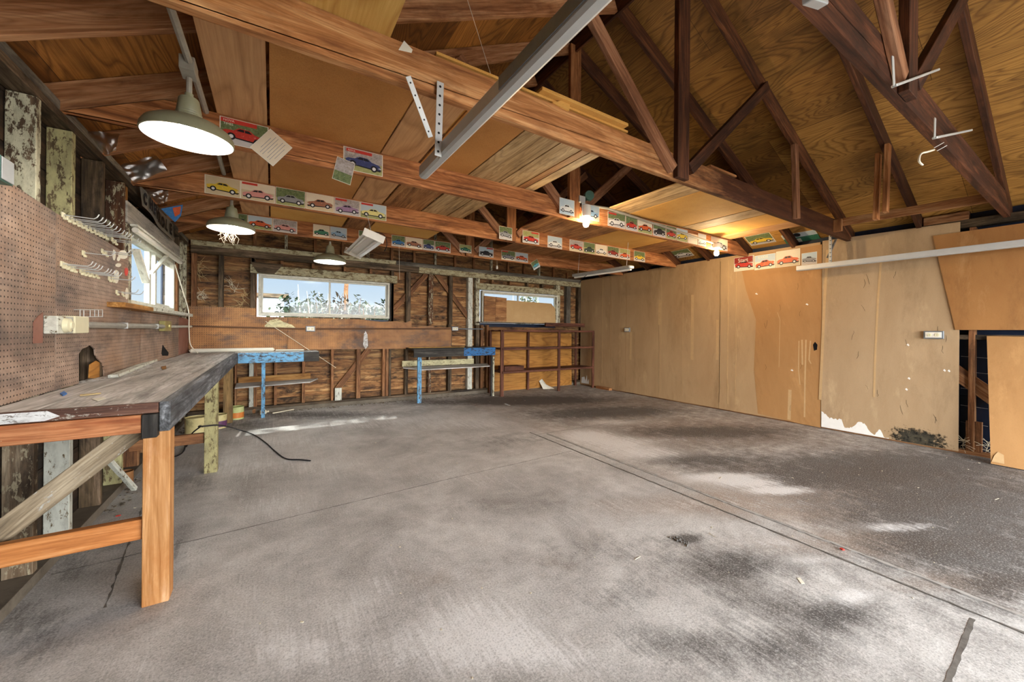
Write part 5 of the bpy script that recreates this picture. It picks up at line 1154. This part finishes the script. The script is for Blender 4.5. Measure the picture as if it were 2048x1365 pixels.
ch3 = [(408, 480, 'yellow', 'sand', 'sand', 'picture of a yellow and a black car at the left end of the fourth truss'), (480, 549, 'pink', 'pale', 'sand', 'pinkish red coupe picture on the fourth truss'), (550, 610, 'grey', 'trees', 'grass', 'grey chrome fronted car picture on the fourth truss'), (611, 667, 'bronze', 'pale', 'sand', 'bronze station wagon picture on the fourth truss'), (668, 719, 'purple', 'blossom', 'road', 'pale purple car picture on the fourth truss'), (719.5, 772, 'paleyellow', 'sky', 'grass', 'pale yellow coupe picture on the fourth truss'),
       (998, 1024, 'grey', 'trees', 'road', 'black and white car picture at the king post of the fourth truss'), (1045, 1078, 'red', 'grass', 'road', 'red car picture right of the fourth truss king post'), (1095, 1124, 'white', 'sky', 'road', 'cream convertible picture on the right half of the fourth truss'), (1139, 1166, 'red', 'blossom', 'sand', 'faded red car picture, first of the right row on the fourth truss'), (1167, 1190, 'darkgreen', 'trees', 'grass', 'dark green car picture in the right row of the fourth truss'), (1191, 1214, 'pale' if False else 'white', 'pale', 'sand', 'pale car picture in the right row of the fourth truss'), (1215, 1238, 'darkred', 'trees', 'road', 'deep red car picture in the right row of the fourth truss'), (1239, 1260, 'orange', 'grass', 'road', 'orange red car picture in the right row of the fourth truss'), (1268, 1290, 'yellow', 'trees', 'road', 'bright yellow car picture at the right end of the fourth truss')]
for k, (a, b, c, t, g, lab) in enumerate(ch3): on_chord(3, a, b, c, t, g, lab, pose=k+1, header=k in (1, 4, 5, 7), flip=k % 4 == 3, zlo=.016 if k < 6 else .006, h=.162)
ch4 = [(476, 494, 'darkgreen', 'trees', 'grass', 'dark green car picture behind the second shade lamp'), (495, 544, 'orange', 'sky', 'grass', 'orange car picture at the left of the farthest truss'), (545, 594, 'pink', 'blossom', 'road', 'pale pink convertible picture on the farthest truss'), (626, 659, 'green', 'pale', 'pale', 'green car picture on the farthest truss'), (660, 693.5, 'paleblue', 'sky', 'road', 'light blue car picture on the farthest truss beside the green one'), (717, 757, 'black', 'trees', 'pale', 'black car picture mostly behind the hanging fluorescent fixture'), (783, 810, 'blue', 'trees', 'road', 'bright blue car picture on the farthest truss'), (811, 845, 'bronze', 'pale', 'pale', 'brown red car picture on the farthest truss'), (846, 868.5, 'navy', 'trees', 'road', 'dark blue car picture on the farthest truss beside the brown red one'), (869.5, 901, 'red', 'trees', 'road', 'red and white car picture on the farthest truss'),
       (919, 943, 'green', 'grass', 'pale', 'small cream bordered green picture under the farthest king post'), (958, 987, 'black', 'sky', 'road', 'black car before a building, picture on the farthest truss'), (1003, 1030.5, 'grey', 'trees', 'pale', 'grey car picture on the right half of the farthest truss'), (1031, 1056, 'orange', 'sky', 'road', 'orange red small car picture on the farthest truss')]
for k, (a, b, c, t, g, lab) in enumerate(ch4): on_chord(4, a, b, c, t, g, lab, pose=k, header=k in (11, 12), flip=k % 3 == 2, zlo=.02 if k != 10 else .045, h=.155 if k != 10 else .12)
yf = TY[4]-.046; a = at('y', yf, 1068, 541); ux = at('y', yf, 1085, 530)-a; uz = at('y', yf, 1058, 526)-a; uz = uz-ux*(uz.dot(ux)/ux.length_squared)
picture(a, ux, uz, .16, .14, 'teal', 'trees', 'sky', 'teal car picture hanging tilted at the right of the farthest truss')
# racing pictures on the right wall
xw = XW-.012
def on_right(x0, yb0, x1, hh, car, top, bot, lab, **k):
    a = at('x', xw, x0, yb0); b = at('x', xw, x1, yb0)
    return picture((xw, a.y, a.z), (0, -1, 0), (0, 0, 1), a.y-b.y, hh, car, top, bot, lab, **k)
o = on_right(1468, 544, 1508, .215, 'red', 'road', 'pale', 'dark red racing picture with large white lettering on the amber wall board', pose=1)
b_ = bmesh.new(); add_box(b_, (.14, .165, .0014), (.27, .09, .0004)); mesh_obj('title_band', b_, PM['darkred'], WM[o.name], o); letters(o, 'Start', .06, .135, .085, sx=.9)
o = on_right(1509, 541, 1551, .215, 'orange', 'sky', 'pale', 'racing picture with blue smoke beside the lettered racing picture', pose=2)
letters(o, 'EXIDE', .05, .165, .05)
on_right(1552, 536, 1600, .23, 'orange', 'pale', 'sand', 'yellow sunset racing picture on the amber wall board', pose=0)
on_right(1603, 531, 1634, .16, 'grey', 'sky', 'road', 'small grey framed picture at the right end of the racing row', pose=1)
# pictures under the right roof slope
def on_slope(px, py, w, h, car, top, bot, lab, rot=0, shape=None, **k):
    n = Vector((-SL, 0, -1)).normalized(); d = F_ + R_*((px-CX)/FPX) - U_*((py-CY)/FPX)
    P0 = Vector((XRG, 0, zr(XRG)+RD-.004)); t = (P0-EYEP).dot(n)/d.dot(n); c = EYEP+d*t
    ux = Vector((0, -1, 0)); uz = n.cross(ux).normalized(); uz = uz if uz.z > 0 else -uz
    if ux.cross(uz).dot(n) < 0: ux = -ux
    ux2 = ux*cos(rot)+uz*sin(rot); uz2 = -ux*sin(rot)+uz*cos(rot)
    return picture(c-ux2*w/2-uz2*h/2, ux2, uz2, w, h, car, top, bot, lab, **k)
on_slope(1520, 479, .34, .24, 'yellow', 'trees', 'road', 'dark racing car picture pinned under the right roof slope')
on_slope(1362, 508, .38, .22, 'white', 'trees', 'road', 'black and white picture pinned under the far right roof slope')
o = on_slope(1603, 478, .40, .30, 'green', 'sky', 'grass', 'green poster with a wheel hanging under the right end of the second truss', body=False)
b_ = bmesh.new(); add_box(b_, (.20, .10, .0016), (.40, .20, .0004)); mesh_obj('green_field', b_, PM['green'], WM[o.name], o)
b_ = bmesh.new(); add_box(b_, (.16, .12, .0022), (.07, .10, .0004)); mesh_obj('white_tag', b_, M['paper'], WM[o.name], o)
lathe('wheel_print', [(0, .0022), (.04, .0022), (.042, .0016)], WM[o.name] @ Matrix.Translation((.18, .255, 0)), PDK, o, 20)
# plastic bags and magazines tucked at the left plate
def bag(pts, lab, m='plastic_film', amp=.015, nm='plastic_bag'):
    """crumpled film spanned between four corner points"""
    a, b, c, d = [Vector(p) for p in pts]; b_ = bmesh.new(); N = 7; g = []
    nn = (b-a).cross(d-a).normalized()
    for j in range(N+1):
        row = []
        for i in range(N+1):
            u, v = i/N, j/N; p = a.lerp(b, u).lerp(d.lerp(c, u), v)+nn*random.uniform(-amp, amp); row.append(b_.verts.new(p))
        g.append(row)
    for j in range(N):
        for i in range(N): b_.faces.new((g[j][i], g[j][i+1], g[j+1][i+1], g[j+1][i]))
    o = mesh_obj(nm, b_, M[m], None); sm_ = o.modifiers.new('s', 'SUBSURF'); sm_.levels = sm_.render_levels = 2; return tag(o, lab, 'plastic bag')
def q4(y0, *ps): return [at('y', y0+.0, *p) for p in ps]
bag(q4(3.28, (172, 262), (240, 266), (232, 300), (212, 312)), 'clear plastic sheet bunched at the left plate below the third rafter')
bag(q4(3.60, (240, 330), (312, 310), (335, 340), (268, 366)), 'plastic wrapped black and white magazine tucked at the left plate')
bag(q4(4.5, (288, 380), (338, 376), (335, 402), (318, 410)), 'grey plastic bag tucked behind the letter sign')
o = tag(plate('magazine', q4(4.835, (322, 418), (366, 410), (362, 432), (350, 445)), (0, -1, 0), .006, PM['blue']), 'blue and orange magazine tucked under the roof at the left', 'magazine')
plate('cover_print', q4(4.828, (345, 416), (362, 413), (360, 428), (350, 434)), (0, -1, 0), .002, PM['orange'], o)
# magazine print inside the wrapped magazine
o = tag(plate('magazine', q4(3.615, (262, 338), (312, 318), (330, 340), (275, 360)), (0, -1, 0), .004, BG['blossom']), 'magazine inside the clear wrapping at the left plate', 'magazine')

# ------------------------------------------------------------------ dried vines and twigs
def vine(nm, y, centre, n, spread, m, lab, cat='dried vine', L=.10, r=.0025):
    b_ = bmesh.new()
    for i in range(n):
        p = at('y', y, centre[0]+random.uniform(-spread[0], spread[0]), centre[1]+random.uniform(-spread[1], spread[1])); pts = [p]; d = Vector((random.uniform(-1, 1), random.uniform(-.15, .15), random.uniform(-1, 1))).normalized()
        for k in range(4): d = (d+Vector((random.uniform(-.5, .5), 0, random.uniform(-.5, .5)))).normalized(); p = p+d*L/4; pts.append(p)
        tube_bm(b_, pts, [r, r*.9, r*.8, r*.6, r*.3], 4)
    return tag(mesh_obj(nm, b_, M[m]), lab, cat)
vine('dried_vine', YB+.05, (398, 540), 26, (7, 18), 'straw', 'dried vine twigs on the back wall near the left corner, upper tangle')
vine('dried_vine', YB+.05, (399, 592), 30, (8, 8), 'straw_pale', 'curly dried vine just above the pegboard in the left corner', L=.09)
vine('dried_vine', YB+.05, (466, 578), 12, (8, 8), 'straw_pale', 'fan of dried grass on the back wall between two studs', L=.16)
vine('dried_vine', YB+.05, (485, 600), 12, (10, 14), 'straw', 'broken dry twigs on the back wall left of the large window', L=.14)
b_ = bmesh.new()
for i in range(40):
    p = Vector((XR+random.uniform(0, .07), random.choice((random.uniform(.70, .73), random.uniform(.875, .9))), random.uniform(.05, .16))); d = Vector((random.uniform(-.5, .3), random.uniform(-1, 1), random.uniform(-.3, .9))).normalized(); tube_bm(b_, [p, p+d*.05, p+d*.09+Vector((0, 0, -.01))], .002, 4)
tag(mesh_obj('straw_heap', b_, M['straw_pale']), 'heap of straw in the bottom of the dark wall gap', 'straw', kind='stuff')
for z, q in ((.32, 'lowest'), (.50, 'second lowest'), (.68, 'middle'), (.86, 'second highest'), (1.02, 'highest')): tag(tube('wire', [(XR+.07, .905, z), (XR+.07, .72, z-.01)], .002, M['galv_dull'], None, 5), q+' thin horizontal wire across the dark wall gap', 'wire', 'wires across the dark wall gap')
tag(box('wood_block', XR+.006, XR+.05, .75, .86, .042, .35, M['stud_brown']), 'grey brown board end standing in the dark wall gap', 'board')

# ------------------------------------------------------------------ outdoors
gr = tag(box('ground', -30, 35, -40, -3.12, -.12, -.02, plain('driveway', '#b4aca0', .9)), kind='structure')
g2 = tag(box('ground', -30, 35, YB+.16, 60, -.12, -.02, plain('yard', '#2e2e22', .9)), kind='structure')
g3 = tag(box('ground', -30, XL-.16, -3.12, YB+.16, -.12, -.02, plain('side_yard', '#6a6656', .9)), kind='structure')
ng = tag(box('neighbor_wall', -3.2, -3.05, 2.5, 10.5, -.02, 2.6, plain('white_wall', '#8e9094', .8)), 'white neighbouring wall outside the left window', 'wall')
tk = tag(tube('bare_tree', [(-2.2, 8.2, -.02), (-2.15, 8.25, 2.0), (-2.3, 8.2, 4)], .22, M['stud_brown']), 'brown tree trunk outside the left window', 'tree')
nb = empty('neighbor_house', (-.4, 11.5, 0), 'low white outbuilding seen through the left pane of the large back window', 'building')
box('wall', -1.4, .25, 11, 12.5, 0, 2.0, plain('outbuilding_white', '#f4f4f4', .8), nb); box('roof', -1.6, .35, 10.9, 12.6, 2.01, 2.10, M['stud_dark'], nb)
def bush(c, rx, ry, rz, n, m, lab, cat='shrub', leaf=.07, twigs=20):
    e = empty('shrub', (c[0], c[1], 0), lab, cat); b_ = bmesh.new()
    for i in range(n):
        t = random.random()*2*pi; f = random.random()**.5; z = random.random()
        p = Vector((c[0]+rx*f*cos(t), c[1]+ry*f*sin(t), c[2]*(.2+z*(1-.3*f)*rz)))
        a = Vector((random.uniform(-1, 1), random.uniform(-1, 1), random.uniform(-1, 1))).normalized(); b = a.cross(Vector((.3, .5, .8))).normalized(); s = leaf*random.uniform(.5, 1.2)
        v_ = [b_.verts.new(p+a*s), b_.verts.new(p+b*s*.45), b_.verts.new(p-a*s), b_.verts.new(p-b*s*.45)]; b_.faces.new(v_)
    mesh_obj('foliage', b_, m, None, e)
    b_ = bmesh.new()
    for i in range(twigs):
        x = c[0]+random.uniform(-rx, rx); y_ = c[1]+random.uniform(-ry, ry); h = c[2]*rz*random.uniform(.7, 1.25); dx = random.uniform(-.3, .3)
        tube_bm(b_, [(x, y_, 0), (x+dx*.4, y_, h*.6), (x+dx, y_, h)], [.012, .008, .003], 4)
    mesh_obj('stem', b_, M['straw_pale'] if 'pale' in lab else M['stud_brown'], None, e)
lf = [plain('leaf_green', '#2e4424', .6, var=.25, scale=3), plain('leaf_pale', '#565c48', .6, var=.1, scale=3), plain('leaf_brown', '#4a3a26', .6, var=.2, scale=3)]
for k, (x, m, h, lab) in enumerate(((.30, 0, 1.75, 'green shrub outside beside the outbuilding'), (.85, 1, 1.85, 'pale sunlit shrub outside the middle of the large back window'), (1.25, 2, 1.75, 'brown twiggy shrub outside the large back window'), (1.75, 1, 1.8, 'pale sunlit shrub outside the right pane'), (2.25, 0, 1.8, 'green shrub outside the right end of the large back window'), (4.4, 2, 2.2, 'brown shrub outside the smaller back window'), (6.2, 1, 2.2, 'pale twiggy shrub outside the smaller back window'))):
    bush((x, 9.0+.75*(k % 2), h), .42, .3, 1.0, 800, lf[m], lab, leaf=.062, twigs=14)
bush((-2.5, 6.3, 1.9), .25, .5, 1.0, 300, lf[0], 'green shrub outside the left window')
tr_ = empty('tree', (1.6, 10.2, 0), 'tall tree behind the garage with bare trunk in the large back window and unseen crown added to dapple the sun', 'tree')
tube('trunk', [(1.6, 10.2, -.02), (1.55, 10.2, 2.2), (1.7, 10.15, 5.0)], [.06, .05, .03], M['stud_brown'], tr_)
b_ = bmesh.new()  # crown stands out of view, added to break up the sun patches
for i in range(900):
    p = Vector((1.5+random.gauss(0, .85), 10.1+random.gauss(0, .5), 5.6+random.gauss(0, .55)))
    a = Vector((random.uniform(-1, 1), random.uniform(-1, 1), random.uniform(-1, 1))).normalized(); b = a.cross(Vector((.3, .5, .8))).normalized(); q = random.uniform(.05, .10)
    b_.faces.new([b_.verts.new(p+a*q), b_.verts.new(p+b*q*.6), b_.verts.new(p-a*q), b_.verts.new(p-b*q*.6)])
mesh_obj('foliage', b_, lf[0], None, tr_)
b_ = bmesh.new()
for i in range(260):
    x = random.uniform(-.8, 6.0); y_ = random.uniform(.5, 6.3); q = random.uniform(.002, .006)
    bmesh.ops.create_cube(b_, size=1, matrix=Matrix.Translation((x, y_, q*.3)) @ Matrix.Rotation(random.random()*3, 4, 'Z') @ Matrix.Diagonal((q*random.uniform(.5, 3), q, q*.5, 1)))
tag(mesh_obj('paint_flecks', b_, M['straw_pale']), 'scattered pale paint flecks and chips over the whole floor', 'debris', kind='stuff')
b_ = bmesh.new()
for i in range(420):
    if i % 3: x = random.uniform(-.3, 3.6); y_ = random.uniform(6.64, 6.75)
    else: x = random.uniform(-.94, -.84); y_ = random.uniform(3.6, 6.6)
    q = random.uniform(.003, .011)
    bmesh.ops.create_icosphere(b_, subdivisions=1, radius=q, matrix=Matrix.Translation((x, y_, q*.3)) @ Matrix.Diagonal((random.uniform(.6, 2), random.uniform(.6, 2), .6, 1)))
tag(mesh_obj('dirt_crumbs', b_, M['curb']), 'dark dirt and rubble along the foot of the back and left walls', 'dirt', kind='stuff')
bush((2.4, 13.2, 1.95), 4.2, .5, .9, 9000, lf[1], 'long rough hedge with dry stalks beyond the back windows', leaf=.12, twigs=90)
o = tag(beam('thin_stick', at('y', YB-.05, 531, 643), at('y', YB-.05, 672, 736), .012, .008, M['straw_pale']), 'long thin pale stick leaning diagonally across the back pegboard', 'stick')
pbk = [o_ for o_ in C.objects if o_.name.startswith('pegboard') and o_.get('label', '').startswith('long stained')][0]
def mark_y(pts, m): plate('paint_mark', [at('y', YP-.0065, *p) for p in pts], (0, -1, 0), .0006, M[m], pbk, ref=(1, 0, 0))
mark_y(((529, 652), (540, 641), (556, 638), (568, 645), (584, 650), (592, 657), (560, 658), (530, 656)), 'shelf_cream')
mark_y(((726, 690), (728, 668), (731, 662), (735, 670), (736, 692), (731, 699)), 'bench_white')
for px, py in ((1816, 690), (1818, 757), (1813, 779), (1889, 741), (1898, 742)):
    plate('chip', [at('x', XW-.0165, px+a, py+b) for a, b in ((-3, 0), (0, -2.5), (3, 1), (1, 3))], (-1, 0, 0), .0008, M['cut_paper'], bB)
for px, py in ((1584, 741), (1513, 588), (1614, 609)):
    plate('chip', [at('x', XW-.0115, px+a, py+b) for a, b in ((-3, 0), (0, -2), (3, 1), (1, 2))], (-1, 0, 0), .0008, M['cut_paper'], bA)
def crack(pts, par, x):
    ps = [at('x', x, *p) for p in pts]; w = .0010
    plate('crack', [p+Vector((0, w, 0)) for p in ps]+[p-Vector((0, w, 0)) for p in ps[::-1]], (-1, 0, 0), .0006, M['black'], par)
random.seed(3)
for k in range(16):
    px, py = random.uniform(1660, 1900), random.uniform(540, 840); pts = [(px, py)]
    for q in range(3): pts.append((pts[-1][0]+random.uniform(-4, 4), pts[-1][1]+random.uniform(2, 8)))
    crack(pts, bB, XW-.0166)
for k in range(8):
    px, py = random.uniform(1480, 1630), random.uniform(560, 820); pts = [(px, py)]
    for q in range(2): pts.append((pts[-1][0]+random.uniform(-3, 3), pts[-1][1]+random.uniform(4, 9)))
    crack(pts, bA, XW-.0118)
p = at('x', -.93, 6, 342); e = empty('metal_box', p, 'small grey green metal box on the nearest painted stud at the left edge', 'electrical box')
box('box_body', -.962, -.915, p.y-.06, p.y+.035, p.z-.05, p.z+.05, M['green_metal'], e, bev=.004)
box('box_lid', -.9148, -.911, p.y-.055, p.y+.03, p.z-.045, p.z+.045, M['galv'], e)
